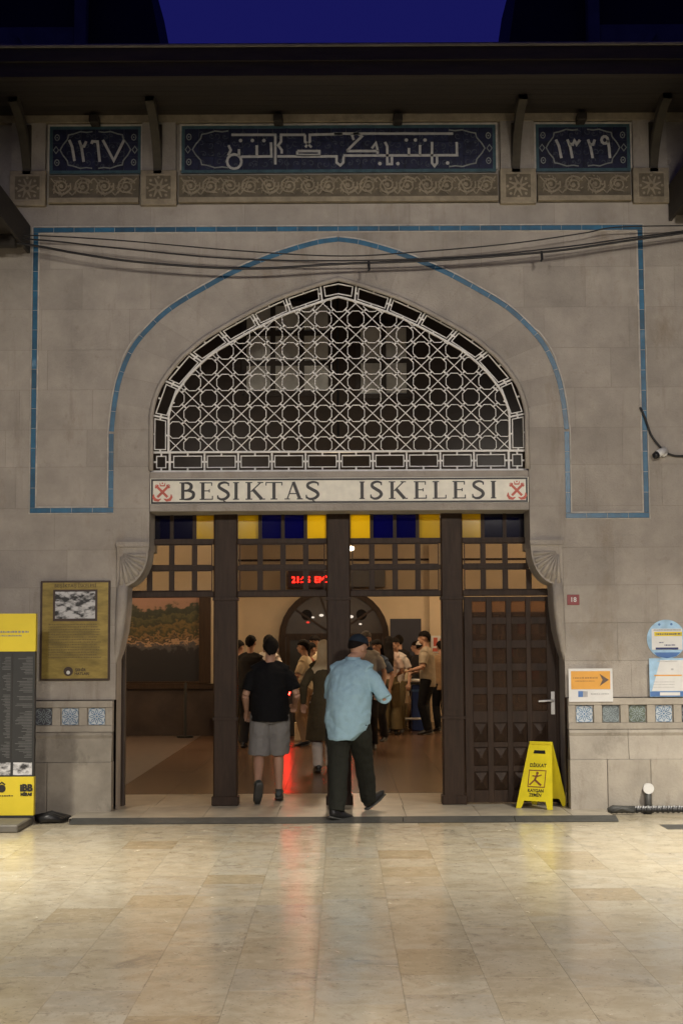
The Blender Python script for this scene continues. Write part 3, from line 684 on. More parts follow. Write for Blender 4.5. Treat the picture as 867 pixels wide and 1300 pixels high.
spots = [('B', 228.3, 247), ('E', 254, 271.5), ('C', 276, 292), ('I', 296, 304), ('K', 312, 336), ('T', 336.5, 359.5), ('A', 361.5, 384), ('C', 388, 405.6),
         ('I', 456, 463), ('S', 469.8, 485.4), ('K', 493.4, 516.5), ('E', 525, 542), ('L', 548.8, 567), ('E', 574, 591.5), ('S', 598.7, 614.5), ('I', 622.2, 629.5)]
for ch, a, b in spots:
    st, wd_ = GL[ch]; xa, xb = WX(a, 0, 622), WX(b, 0, 622); kx = (xb-xa)/wd_; kz = .168; mb = MB()
    for i, (pts, w) in enumerate(st):
        ww = [q*.172 for q in w] if isinstance(w, list) else w*.172
        mb.ribbon([(xa+p[0]*kx, .040+p[1]*kz) for p in pts], ww, -.0150-.0001*i, -.0125)
    mb.build('letter', M['ink'], sg)
def anchor(cx):
    mb = MB(); k = .088
    for s in (-1, 1):
        P = lambda pts: [(cx+s*x*k, .122+z*k) for x, z in pts]
        mb.ribbon(P([(-.62, .55), (.55, -.62)]), .024, -.015-.0002*s, -.0125)
        mb.ribbon(P([(.95, -.30), (.98, -.62), (.80, -.90), (.45, -.98), (.15, -.80)]), [.006, .022, .028, .022, .006], -.0152-.0002*s, -.0125)
        mb.ribbon(P([(-.45, .70), (-.78, .38)]), .018, -.0156-.0002*s, -.0125)
        mb.ribbon(P([(-.66+.12*math.cos(a), .62+.12*math.sin(a)) for a in [i*.785 for i in range(8)]]), .006, -.0148, -.0125, True)
    mb.ribbon([(cx-.3*k, .122+.95*k), (cx-.22*k, .122+.62*k), (cx+.22*k, .122+.62*k), (cx+.3*k, .122+.95*k)], [.004, .012, .012, .004], -.0160, -.0125)
    mb.disc((cx, .122+.90*k), .008, -.016, -.0125, 8)
    mb.build('anchor_emblem', M['red'], sg)
anchor(-1.695); anchor(1.70)

# ------------------------------------------------------------------ lattice window in the arch
LWY = .07
lw = bpy.data.objects.new('lattice_window', None); COL.objects.link(lw); lw.parent = B
lw['label'] = 'arched lattice window of white octagons and diagonals over the doors'
def off_arch(d):                     # arch outline moved inward by d
    pts = [p for p in intr if p[1] > 3.85]; out = []
    for i, p in enumerate(pts):
        a, b = pts[max(i-1, 0)], pts[min(i+1, len(pts)-1)]; t = Vector((b[0]-a[0], b[1]-a[1])).normalized(); n = Vector((-t.y, t.x))
        q = Vector(p)+n*d
        if q.x >= 0: out.append((q.x, q.y))
    x0 = 1.82-d; out = [(x0, 3.80)]+[q for q in out if q[0] <= x0+1e-6]
    # apex on the axis
    s = (out[-1][1]-out[-3][1])/(out[-1][0]-out[-3][0]-1e-9); out.append((0, out[-1][1]-s*out[-1][0])); return out
ZS = 3.250
outer = off_arch(.010); inner = off_arch(.172)
ZI = ZS+.195                        # top of the row of cells at the foot
def full(half, zb): return [(-x, z) for x, z in half[::-1]][:-0 or None] if False else [(half[0][0], zb)]+half+[(-x, z) for x, z in half[::-1][1:]]+[(-half[0][0], zb)]
mb = MB(); mb.ribbon(full(outer, ZS+.01), .017, LWY-.014, LWY+.014, True); mb.build('frame_rail', M['iron'], lw)
inpoly = full(inner, ZI)
mb = MB(); mb.ribbon(inpoly, .018, LWY-.016, LWY+.016, True); mb.build('frame_rail', M['iron'], lw)
for s in (-1, 1):
    mb = MB(); mb.ribbon([(s*1.80, ZI), (s*1.63, ZI)], .02, LWY-.012, LWY+.012); mb.ribbon([(s*1.635, ZS), (s*1.635, ZI)], .02, LWY-.0125, LWY+.0125)
    mb.build('frame_rail', M['iron'], lw)
def clipseg(a, b, poly):             # segment against the convex outline
    t0, t1 = 0., 1.; d = (b[0]-a[0], b[1]-a[1])
    for i in range(len(poly)):
        p, q = poly[i], poly[(i+1) % len(poly)]; n = (-(q[1]-p[1]), q[0]-p[0])
        num = (a[0]-p[0])*n[0]+(a[1]-p[1])*n[1]; den = d[0]*n[0]+d[1]*n[1]
        if abs(den) < 1e-9:
            if num < 0: return None
        else:
            t = -num/den
            if den > 0: t0 = max(t0, t)
            else: t1 = min(t1, t)
    if t1-t0 < 1e-3: return None
    return [(a[0]+d[0]*t0, a[1]+d[1]*t0), (a[0]+d[0]*t1, a[1]+d[1]*t1)]
PX_, ZR = .3175, .1545              # octagons: spacing in a row, row height
zc0 = WZ(425.1, LWY); sc_l = (DIST+LWY)/DIST
xc0 = .008
def centres():
    for r in range(-14, 14):
        z = zc0-r*ZR
        for k in range(-8, 9): yield r, xc0+(k+(.5 if r % 2 else 0))*PX_, z
def inside(p): return all(((q2[0]-q1[0])*(p[1]-q1[1])-(q2[1]-q1[1])*(p[0]-q1[0])) > 0 for q1, q2 in zip(inpoly, inpoly[1:]+inpoly[:1]))
ap = .080; half = ap*math.tan(math.pi/8)
octp = [(half, ap), (ap, half), (ap, -half), (half, -ap), (-half, -ap), (-ap, -half), (-ap, half), (-half, ap)]
oct_me = MB().ribbon(octp, .0068, -.006, .006, True).mesh('lattice_ring')
for r, x, z in centres():
    pts = [(x+a, z+b) for a, b in octp]
    ins_ = [inside(p) for p in pts]
    if all(ins_): link('lattice_ring', oct_me, M['iron'], lw, loc=(x, LWY, z))
    elif any(ins_):
        mb = MB()
        for a, b in zip(pts, pts[1:]+pts[:1]):
            s = clipseg(a, b, inpoly)
            if s: mb.ribbon(s, .0068, LWY-.006, LWY+.006)
        if mb.v: mb.build('lattice_ring', M['iron'], lw)
for r in range(-40, 41):             # diagonals through the crossings half way between octagons
    for sgn in (-1, 1):
        x0 = xc0+PX_/2+r*PX_; k = ZR/(PX_/2)
        s = clipseg((x0-8, zc0-sgn*8*k), (x0+8, zc0+sgn*8*k), inpoly)
        if s and math.hypot(s[0][0]-s[1][0], s[0][1]-s[1][1]) > .06: MB().ribbon(s, .0078, LWY-.009-.001*sgn, LWY+.003).build('lattice_bar', M['iron'], lw)
knot = MB()
for r, x, z in centres():            # small knots tying octagons to the diagonals
    for sx in (-1, 1):
        for sz in (-1, 1):
            a = (x+sx*ap*.72, z+sz*ap*.72); b = (x+sx*PX_*.262, z+sz*ZR*.53)
            if inside(a) and inside(b): knot.ribbon([a, b], .016, LWY-.008, LWY+.004)
knot.build('lattice_knot', M['iron'], lw, kind='stuff')
def cell(poly, name='border_frame'):  # framed cell with tie pieces
    cx = sum(p[0] for p in poly)/4; cz = sum(p[1] for p in poly)/4
    c = Vector((cx, cz)); P = [Vector(p) for p in poly]
    def shrink(d): 
        out = []
        for i in range(4):
            e1 = (P[i]-P[i-1]).normalized(); e2 = (P[(i+1) % 4]-P[i]).normalized()
            n1 = Vector((-e1.y, e1.x)); n2 = Vector((-e2.y, e2.x))
            if n1.dot(c-P[i]) < 0: n1 = -n1
            if n2.dot(c-P[i]) < 0: n2 = -n2
            out.append(P[i]+(n1+n2)*d/(1+n1.dot(n2)))
        return out
    q = shrink(.028); mb = MB(); mb.ribbon([tuple(p) for p in q], .009, LWY-.009, LWY+.009, True)
    for i in range(4):
        a = (q[i]+q[(i+1) % 4])/2; b = (P[i]+P[(i+1) % 4])/2; mb.ribbon([tuple(a), tuple(b)], .016, LWY-.007, LWY+.007)
    mb.build(name, M['iron'], lw)
def spoke(a, b): MB().ribbon([a, b], .016, LWY-.011, LWY+.011).build('frame_spoke', M['iron'], lw)
NB = 10
for i in range(NB):
    x0, x1 = -1.625+3.25*i/NB, -1.625+3.25*(i+1)/NB
    cell([(x0, ZS+.018), (x1, ZS+.018), (x1, ZI-.01), (x0, ZI-.01)])
    if i: spoke((x0, ZS+.01), (x0, ZI))
for s in (-1, 1): cell([(s*1.645, ZS+.018), (s*1.79, ZS+.018), (s*1.79, ZI-.01), (s*1.645, ZI-.01)])
no = 8
oo = resample([(outer[0][0], ZI)]+outer, no*6-3); ii = resample([(inner[0][0], ZI)]+inner, no*6-3)
for s in (-1, 1):
    for i in range(no-1):
        a, b = i*6, (i+1)*6
        cell([(s*ii[a][0], ii[a][1]), (s*oo[a][0], oo[a][1]), (s*oo[b][0], oo[b][1]), (s*ii[b][0], ii[b][1])])
        spoke((s*ii[b][0], ii[b][1]), (s*oo[b][0], oo[b][1]))
a = (no-1)*6                         # the keystone cell, pointed
kp = [(-ii[a][0], ii[a][1]), (-oo[a][0], oo[a][1]), oo[-1], oo[a], ii[a], ii[-1]]
c = (0, (oo[-1][1]+ii[-1][1])/2-.01)
MB().ribbon([(p[0]*.80, c[1]+(p[1]-c[1])*.58) for p in kp], .009, LWY-.009, LWY+.009, True).build('border_frame', M['iron'], lw)
gp = full([(x-.004, z) for x, z in off_arch(.002)][1:], ZS)
gp = [(max(-1.81, min(1.81, x)), z) for x, z in gp]
MB().face(gp, LWY+.03).build('pane', M['dusty'], lw)

# ------------------------------------------------------------------ timber door screen
SY = .42
ds = bpy.data.objects.new('door_screen', None); COL.objects.link(ds); ds.parent = B
ds['label'] = 'dark brown timber screen of posts and transom panes across the doorway'
def sx(px): return W(px, 800, SY)[0]
def sz(py): return W(431, py, SY)[1]
FL = .04
for x0, x1 in ((sx(272), sx(302)), (sx(415), sx(445)), (sx(560), sx(587.5))):
    MB().box(x0, x1, SY-.07, SY+.10, FL, 2.90).build('post', M['wood'], ds, bevel=.012)
    MB().box(x0-.008, x1+.008, SY-.085, SY+.11, 2.02, 2.05).build('post_collar', M['wood'], ds)
    MB().box(x0-.006, x1+.006, SY-.082, SY+.11, .86, .885).build('post_collar', M['wood'], ds)
    MB().box(x0+.05, x1-.05, SY-.078, SY-.071, .95, 1.98).build('post_panel', M['wood'], ds)
    MB().box(x0-.015, x1+.015, SY-.085, SY+.11, FL, .13).build('post_base', M['wood'], ds, bevel=.008)
MB().box(-2.19, -2.115, SY-.05, SY+.08, FL, 2.06).build('jamb_post', M['wood'], ds)
MB().box(2.10, 2.17, SY-.05, SY+.08, FL, 2.06).build('jamb_post', M['wood'], ds)
bays = [([sx(190), sx(218), sx(247), sx(272)], -1), ([sx(302), sx(330.5), sx(359.5), sx(388.5), sx(415)], 0), ([sx(445), sx(472.5), sx(502), sx(531), sx(560)], 0), ([sx(587.5), sx(614), sx(642), sx(672)], 1)]
cols = [['dglass', 'dglass', 'yglass'], ['yglass', 'bglass', 'bglass', 'yglass'], ['yglass', 'bglass', 'bglass', 'yglass'], ['yglass', 'dglass', 'dglass']]
zr = [(sz(683.5), sz(651)), (sz(717.5), sz(690)), (sz(750), sz(723))]
for bi, (xs, sd) in enumerate(bays):
    xl, xr = xs[0], xs[-1]
    wl_, wr_ = xl, xr
    if sd < 0: wl_ = -2.11
    if sd > 0: wr_ = 2.10
    MB().box(xl, xr, SY-.02, SY+.05, zr[0][1], 2.92).build('rail', M['wood'], ds)
    MB().box(xl, xr, SY-.03, SY+.05, zr[1][1], zr[0][0]).build('rail', M['wood'], ds)
    MB().box(xl, xr, SY-.02, SY+.05, zr[2][1], zr[1][0]).build('rail', M['wood'], ds)
    MB().box(wl_, wr_, SY-.045, SY+.07, sz(757.5), zr[2][0]).build('rail', M['wood'], ds, bevel=.005)
    for ri, (z0, z1) in enumerate(zr):
        ex = list(xs)
        if sd < 0: ex = ([wl_] if ri == 2 else [])+ex
        if sd > 0: ex = ex+([wr_] if ri == 2 else [])
        for k in range(len(ex)-1):
            m = M[cols[bi][k]] if ri == 0 else M['glass']
            MB().box(ex[k]+.002, ex[k+1]-.002, SY+.012, SY+.016, z0, z1).build('pane', m, ds)
        for k, x in enumerate(ex):
            if 0 < k < len(ex)-1 or (k == 0 and sd < 0) or (k == len(ex)-1 and sd > 0):
                MB().box(x-.017, x+.017, SY-.015, SY+.045, z0+.001, z1-.001).build('muntin', M['wood'], ds)
            # beads round the pane
            if k < len(ex)-1 and ri: 
                mb = MB(); mb.ribbon([(ex[k]+.022, z0+.006), (ex[k+1]-.022, z0+.006), (ex[k+1]-.022, z1-.006), (ex[k]+.022, z1-.006)], .010, SY-.006, SY+.010, True); mb.build('bead', M['wood'], ds)
# closed door leaf on the right
dr = bpy.data.objects.new('door', None); COL.objects.link(dr); dr.parent = B
dr['label'] = 'closed dark wooden door leaf with twenty small panes over twelve raised panels'
DY = SY-.01; dx0, dx1, dz0, dz1 = sx(588.5), 2.10, FL+.015, sz(758.5)
pc = [(599, 616.5), (624, 641.5), (648.5, 666.5), (673, 692)]; pcx = [(sx(a), sx(b)) for a, b in pc]
gr_ = [(764.6, 785), (793, 814), (823.5, 843.5), (852.5, 873.7), (882, 904)]; pn = [(918, 943), (949, 973), (980, 1004)]
rows = [(sz(b), sz(a), 1) for a, b in gr_]+[(sz(b), sz(a), 0) for a, b in pn]
xsv = [dx0]+[v for p in pcx for v in p]+[dx1]
for a, b in zip(xsv[::2], xsv[1::2]): MB().box(a, b, DY-.025, DY+.025, dz0, dz1).build('stile', M['wood'], dr, bevel=.004)
rz_ = sorted(rows); zv = [dz0]+[v for q in rz_ for v in q[:2]]+[dz1]
for a, b in pcx:
    for z0, z1 in zip(zv[::2], zv[1::2]): MB().box(a, b, DY-.022, DY+.022, z0, z1).build('door_rail', M['wood'], dr)
    for z0, z1, g in rows:
        if g: MB().box(a, b, DY-.003, DY+.003, z0, z1).build('pane', M['oldglass'], dr)
        else:
            mb = MB(); xm, zm = (a+b)/2, (z0+z1)/2; g_ = .012
            mb.add([(a, DY-.004, z0), (b, DY-.004, z0), (b, DY-.004, z1), (a, DY-.004, z1), (a+g_, DY-.010, z0+g_), (b-g_, DY-.010, z0+g_), (b-g_, DY-.010, z1-g_), (a+g_, DY-.010, z1-g_), (xm-.012, DY-.045, zm-.012), (xm+.012, DY-.045, zm-.012), (xm+.012, DY-.045, zm+.012), (xm-.012, DY-.045, zm+.012)],
                   [(0, 1, 5, 4), (1, 2, 6, 5), (2, 3, 7, 6), (3, 0, 4, 7), (4, 5, 9, 8), (5, 6, 10, 9), (6, 7, 11, 10), (7, 4, 8, 11), (8, 9, 10, 11), (3, 2, 1, 0)])
            mb.build('door_panel', M['wood'], dr)
hz = sz(891); hx = sx(699)
mb = MB(); mb.box(hx-.018, hx+.018, DY-.035, DY-.026, hz-.13, hz+.09); mb.tube([(hx, DY-.03, hz+.005), (hx, DY-.075, hz+.005), (hx-.03, DY-.08, hz+.004), (hx-.145, DY-.08, hz-.002)], .011, 8)
mb.build('handle', M['chrome'], dr, bevel=0)

# ------------------------------------------------------------------ step, ramp strips and hall
st = MB().box(-2.45, 2.45, -.62, .0, -.01, .036).build('door_step', M['mortar'], kind='structure')
rs2 = random.Random(4); x = -2.45
while x < 2.44:
    x2 = min(2.45, x+rs2.uniform(.55, .85)); x2 = 2.45 if 2.45-x2 < .3 else x2
    MB().box(x+.0015, x2-.0015, -.62, .30, .0, .04).build('step_slab', M['step'], st, bevel=.003); x = x2
for a, b, lab in ((-2.42, .55, 'long grey rubber ramp strip before the left and middle doors'), (.556, 1.55, 'short grey rubber ramp strip beside the shoe of the blue shirted man'), (1.556, 2.47, 'grey rubber ramp strip lying before the closed door and wet floor sign')):
    o = MB().profx([(-.79, .004), (-.63, .041), (-.622, .041), (-.622, .004)], a, b).build('ramp_strip', M['rubber']); tag(o, lab, 'ramp', 'rubber ramp strips along the door step')
hf = MB().box(-6, 6, .30, 16.2, -.02, .036).build('hall_floor', mat('hall_joint', (.06, .04, .03), .7, .2, 8), kind='structure')
for cc, xw in ((None, 0),):
    tl = MB().box(.002, .598, .002, .598, .0, .04).mesh('floor_tile', bevel=.001)
    lt = tl.copy()
    for i in range(-4, 4):
        for j in range(26):
            link('floor_tile', tl if j > 1 else lt, M['halltile'] if j > 1 else M['step'], hf, loc=(i*.6, .302+j*.6, rs2.uniform(-.0004, .0004)))
BWY = 16.0
bw = MB().box(-6, 6, BWY, BWY+.2, 0, 5.2).build('back_wall', M['cream'], kind='structure')
sw = MB().box(-6.2, -6, .4, BWY+.2, 0, 5.2).build('side_wall', M['cream'], kind='structure')
sw2 = MB().box(6, 6.2, .4, BWY+.2, 0, 5.2).build('side_wall', M['cream'], kind='structure')
ce = MB().box(-6, 6, 4.0, BWY, 4.75, 4.9).build('ceiling', M['ceil'], kind='structure')
mb = MB(); mb.box(-6, 6, 3.9, 4.1, 3.36, 7.2); uw = mb.build('gallery_wall', M['upper'], kind='structure')
MB().box(-4.6, -2.1, .40, .5, 0, 6.9).build('inner_wall', M['upper'], kind='structure'); MB().box(2.2, 4.6, .40, .5, 0, 6.9).build('inner_wall', M['upper'], kind='structure')
co = MB().profx([(BWY-.001, 3.62), (BWY-.10, 3.70), (BWY-.14, 3.84), (BWY-.001, 3.84)], -6, 6).build('cornice', M['cream'], bw)
MB().box(-6, 6, BWY-.02, BWY-.001, 3.28, 3.32).build('picture_rail', M['wood'], bw)
for xc in (-2.35, 2.1): MB().box(xc-.3, xc+.3, BWY-.10, BWY-.002, .04, 3.6).build('pilaster', M['cream'], bw)
# pale panels in dark bars, showing as pale patches behind the lattice
for x0, x1, z0, z1, nx, nz, lab in ((-1.16, -.10, 4.66, 5.78, 3, 3, 'framed pale panels behind the left of the lattice'), (.24, .86, 4.62, 5.5, 2, 2, 'small set of framed pale panels behind the right of the lattice')):
    g = thing('pale_panels', lab, 'window', ((x0+x1)/2, 3.88, z0))
    w, h = x1-x0, z1-z0
    mb = MB(); 
    for i in range(nx+1): xx = -w/2+w*i/nx; mb.box(xx-.03, xx+.03, -.03, .0, 0, h)
    mb.build('panel_bar', M['panel_bar'], g)
    mb = MB()
    for j in range(nz+1): zz = h*j/nz; mb.box(-w/2, w/2, -.026, .0, zz-.03, zz+.03)
    mb.build('panel_rail', M['panel_bar'], g)
    for i in range(nx):
        for j in range(nz): MB().box(-w/2+w*i/nx+.03, -w/2+w*(i+1)/nx-.03, -.008, .012, h*j/nz+.03, h*(j+1)/nz-.03).build('pale_panel', M['pale_panel'], g)
# left partition with the landscape picture
pt = MB().box(-6, -2.05, 11.8, 12.0, 0, 4.75).build('partition_wall', M['cream'], kind='structure')
MB().box(-6, -2.04, 11.74, 11.798, .04, .84).build('wainscot', mat('dark_wainscot', (.04, .028, .022), .45, .35, 3), pt)
MB().box(-6, -2.03, 11.71, 11.798, .842, .93).build('dado_rail', M['wood'], pt)
pic = thing('landscape_picture', 'large framed landscape picture of hills and water inside the left doorway', 'picture', (-3.6, 11.72, .94))
z0, z1 = .97, 2.46
MB().box(-1.1, 1.16, .02, .05, z0-.94, z1-.94).build('print', mural_mat(z0, z1), pic)
for r_ in ((-1.1, 1.16, -.01, .06, -.005, .028), (-1.1, 1.16, -.01, .06, z1-.94, z1-.86), (1.162, 1.36, -.02, .06, -.005, z1-.86), (-1.25, -1.102, -.02, .06, -.005, z1-.86)):
    MB().box(*r_).build('frame', M['wood'], pic)
# arched door in the back wall
ad = thing('arched_door', 'dark arched wooden door with glazed fanlight in the far wall', 'door', (-.12, BWY-.02, .04))
arcp = [(1.04*math.cos(math.pi*i/16), 1.72+.94*math.sin(math.pi*i/16)) for i in range(17)]
MB().prism([(1.04, 0)]+arcp+[(-1.04, 0)], -.06, .015).build('door_leaf', mat('black_wood', (.034, .022, .015), .4, .2, 6), ad)
mb = MB(); mb.ribbon([(1.04, 0)]+arcp+[(-1.04, 0)], .12, -.10, .0); mb.build('door_frame', M['wood'], ad)
mb = MB()
for i in range(1, 5): a = math.pi*i/5; mb.ribbon([(0, 1.74), (.98*math.cos(a), 1.74+.9*math.sin(a))], .04, -.085, -.061)
mb.ribbon([(-1, 1.74), (1, 1.74)], .07, -.09, -.061); mb.ribbon([(-.02, 0), (-.02, 1.7)], .06, -.088, -.061); mb.build('fanlight_bar', M['wood'], ad)
for k, (u, v) in enumerate(((-.55, 2.15), (.55, 2.15), (0, 2.3))): MB().disc((u, v), .11, -.066, -.0605, 12).build('pane', M['glass'], ad)
for xa, xb in ((-.92, -.06), (.06, .92)):
    MB().box(xa, xb, -.066, -.0605, .95, 1.66).build('dark_pane', M['black'], ad)
    mb = MB(); mb.ribbon([(xa, .93), (xb, .93), (xb, 1.68), (xa, 1.68)], .07, -.088, -.061, True); mb.build('pane_frame', M['wood'], ad)
    MB().box(xa+.05, xb-.05, -.075, -.0605, .15, .85).build('leaf_panel', M['wood'], ad, bevel=.01)
for u, v, w_ in ((-.62, 2.02, .035), (-.50, 2.12, .03), (-.30, 2.16, .045), (-.12, 2.1, .03), (1.0-.0, 2.10, 0), (.40, 2.13, .05), (.62, 1.98, .03), (.48, 1.55, .03), (-.78, 1.75, .025)):  # glowing spots on the door stand for distant lamps seen through its panes
    if w_: MB().ell((u*.85, -.07, v-.02), (w_, .012, w_*.6)).build('pane_glint', M['glint' if u > -.6 else 'ledred2'], ad)
# displays on the back wall above it
led = thing('led_display', 'red lit departure display showing the time above the far arched door', 'display', (-.42, BWY-.14, 2.74))
MB().box(-.62, .34, -.02, .12, 0, .34).build('case', M['ledback'], led)
text('21:25', .175, -.36, -.024, .15, M['led'], 'digits', led, bold=.0); text('EMİ', .175, .055, -.024, .15, M['led'], 'digits', led, bold=.0)
gd = thing('grey_display', 'switched off grey display panel right of the red departure display', 'display', (.55, BWY-.14, 2.74))
MB().box(-.35, .36, -.02, .12, 0, .36).build('case', M['panelgrey'], gd, bevel=.01); MB().box(-.31, .32, -.024, -.021, .04, .32).build('screen', mat('dull_screen', (.12, .115, .11), .4, .1, 6), gd)
nbd = thing('notice_board', 'tall black notice board standing before the far wall beside the arched door', 'board', (1.28, 15.2, .04))
MB().box(-.30, .31, -.03, .03, .30, 2.05).build('panel', M['navyboard'], nbd)
for s in (-.27, .27): MB().box(s-.02, s+.02, -.02, .02, 0, .30).build('leg', M['black'], nbd)
for s in (-.27, .27): MB().box(s-.03, s+.03, -.2, .2, -.0, .02).build('foot', M['black'], nbd)
po = thing('red_poster', 'small pale poster with red figures on the far wall at right', 'poster', (1.98, BWY-.125, 1.42))
MB().box(-.16, .16, 0, .02, 0, .34).build('sheet', M['white'], po); mb = MB(); mb.box(-.13, .13, -.004, .0, .02, .09); mb.box(-.11, -.03, -.004, 0, .13, .30); mb.box(.02, .1, -.004, 0, .13, .28); mb.build('print', M['red'], po)
# turnstiles
def turnstile(x, y, lamp, label):
    t = thing('turnstile', label, 'turnstile', (x, y, .04), group='turnstiles across the hall')
    MB().box(-.13, .13, -.55, .55, 0, .93).build('cabinet', M['darkgrey'], t, bevel=.02); MB().box(-.14, .14, -.56, .56, .931, .97).build('top', M['steel'], t, bevel=.01)
    MB().disc((0, .74), .06, -.556, -.545, 12).build('indicator', M[lamp], t)
    mb = MB()
    for k in range(3): a = k*2.094+.5; mb.tube([(.13, 0, .8), (.13+.40*abs(math.cos(a))+.05, .15*math.sin(a), .8-.3*max(0, math.sin(a)))], .018, 8)
    mb.build('arm', M['steel'], t)
turnstile(-.915, 11.9, 'ledred', 'grey turnstile with red light behind the man in shorts'); turnstile(-1.72, 11.2, 'ledgreen', 'grey turnstile with green light beside the second post'); turnstile(.05, 12.2, 'ledred', 'grey turnstile behind the middle post')
stn = thing('barrier_post', 'slim dark barrier post before the landscape picture', 'post', (-2.62, 11.2, .04))
MB().tube([(0, 0, 0), (0, 0, .92)], .025, 10).build('pole', M['darkgrey'], stn); MB().tube([(0, 0, 0), (0, 0, .03)], .14, 16).build('base', M['black'], stn)
# counter with blue crate by the guard
ct = thing('ticket_table', 'low table with pale rails and cream side panel beside the guard', 'table', (1.25, 12.9, .04))
MB().tube([(-.30, -.2, .90), (.35, -.2, .90)], .03, 8).build('rail', M['white'], ct); MB().tube([(-.30, -.2, .22), (.35, -.2, .22)], .02, 8).build('rail', M['white'], ct)
for s in (-.28, .33): MB().tube([(s, -.2, 0), (s, -.2, .9)], .02, 8).build('leg', M['steel'], ct)
MB().box(-.28, -.04, -.18, .2, .50, .86).build('side_panel', M['cream'], ct)
MB().box(-.30, .35, -.19, .25, .871, .89).build('top', M['wood'], ct)
bc = thing('blue_crate', 'blue plastic crate standing under the low table', 'crate', (1.41, 12.95, .04))
MB().box(-.13, .13, -.17, .2, .0, .82).build('body', mat('blue_plastic', (.02, .05, .20), .4, .1, 5), bc, bevel=.015); MB().box(-.14, .14, -.18, .21, .7, .74).build('rim', M['midblue'], bc)

cab = thing('display_cabinet', 'tall dark cabinet with shelves of small goods behind the closed door leaf', 'cabinet', (2.40, 5.6, .04))
MB().box(-.84, .84, .0, .02, 0, 1.92).build('back_panel', M['cabinet'], cab); MB().box(-.87, .87, -.36, .02, 1.921, 1.96).build('cabinet_top', M['cabinet'], cab)
for xx in (-.85, -.28, .28, .85): MB().box(xx-.02, xx+.02, -.35, -.001, 0, 1.92).build('side_panel', M['cabinet'], cab)
for zz in (.45, .75, 1.05, 1.35, 1.65):
    for xx in (-.565, 0, .565): MB().box(xx-.26, xx+.26, -.34, -.001, zz, zz+.025).build('shelf', M['cabinet'], cab)
rg = random.Random(9)
for zz in (.775, 1.075, 1.375, 1.675):
    for k in range(9):
        xx = -.68+k*.165
        if min(abs(xx+.28), abs(xx-.28)) < .09: continue
        ci_ = rg.randrange(6)
        g = MB().box(-.05, .05, -.05, .05, 0, rg.uniform(.1, .22)).build('packet', M[['c_white', 'red', 'c_tan', 'navyboard', 'brass', 'c_cream'][ci_]], loc=(2.40+xx, 5.42, zz+.04+.0005))
        tag(g, ['white', 'red', 'tan', 'navy', 'brass coloured', 'cream'][ci_]+' packet on the '+{.775: 'lowest', 1.075: 'second', 1.375: 'third', 1.675: 'top'}[zz]+' shelf of the dark cabinet, '+['first', 'second', 'third', 'fourth', 'fifth', 'sixth', 'seventh', 'eighth', 'ninth'][k]+' place from the left', 'packet', 'packets on the cabinet shelves')
# lamps of the hall: real fittings with their light
def hall_lamp(x, y, z, watt, label, cz=4.75, gr=.11):
    t = thing('pendant_lamp', label, 'lamp', (x, y, z), group='globe lamps hanging in the hall')
    MB().ell((0, 0, 0), (gr, gr, gr)).build('globe', M['globe'], t, smooth=True); MB().tube([(0, 0, .11), (0, 0, cz-z)], .012, 8).build('rod', M['black'], t); MB().tube([(0, 0, .10), (0, 0, .16)], .05, 10).build('cap', M['black'], t)
    ld = bpy.data.lights.new('lamp_light', 'POINT'); ld.energy = watt; ld.color = (1, .76, .50); ld.shadow_soft_size = .12
    lo = bpy.data.objects.new('lamp_light', ld); COL.objects.link(lo); lo.parent = t; lo.location = (0, 0, -.14)
hall_lamp(.19, 9.6, 3.12, 12, 'globe lamp seen through the clear pane beside the middle post', 4.75, .042)
hall_lamp(-4.6, 8.5, 4.2, 230, 'globe lamp hanging before the landscape picture')
hall_lamp(4.6, 7.0, 4.2, 150, 'globe lamp hanging behind the closed door leaf')
hall_lamp(4.7, 13.2, 4.2, 190, 'globe lamp hanging near the far wall at right')
hall_lamp(-.01, 10.5, 4.3, 230, 'globe lamp hanging in the hall straight behind the middle post')
hall_lamp(-.01, 1.25, 3.14, 45, 'globe lamp hanging just inside the doors behind the lintel', 7.1)

# street lamps of the plaza, behind the photographer
def street_lamp(x, y, h, watt, label):
    t = thing('street_lamp', label, 'street lamp', (x, y, 0), group='street lamps of the plaza')
    MB().tube([(0, 0, 0), (0, 0, .5), (0, 0, h)], [.09, .06, .045], 10).build('pole', M['black'], t); MB().tube([(0, 0, h), (0, 0, h+.04)], .26, 16).build('hood', M['black'], t); MB().ell((0, 0, h-.17), (.17, .17, .15)).build('globe', M['flood'], t, smooth=True)
    ld = bpy.data.lights.new('street_light', 'SPOT'); ld.energy = watt; ld.color = (1, .91, .80); ld.shadow_soft_size = .3; ld.spot_size = R(77); ld.spot_blend = .22
    lo = bpy.data.objects.new('street_light', ld); COL.objects.link(lo); lo.parent = t; lo.location = (0, 0, h-.42)
    lo.rotation_euler = (math.pi/2-R(29), 0, math.atan2(x, -y)*.5)
street_lamp(-2.2, -13.2, 5.2, 1500, 'street lamp of the plaza facing the left half of the terminal')
street_lamp(2.9, -13.0, 5.2, 2800, 'street lamp of the plaza facing the right half of the terminal')

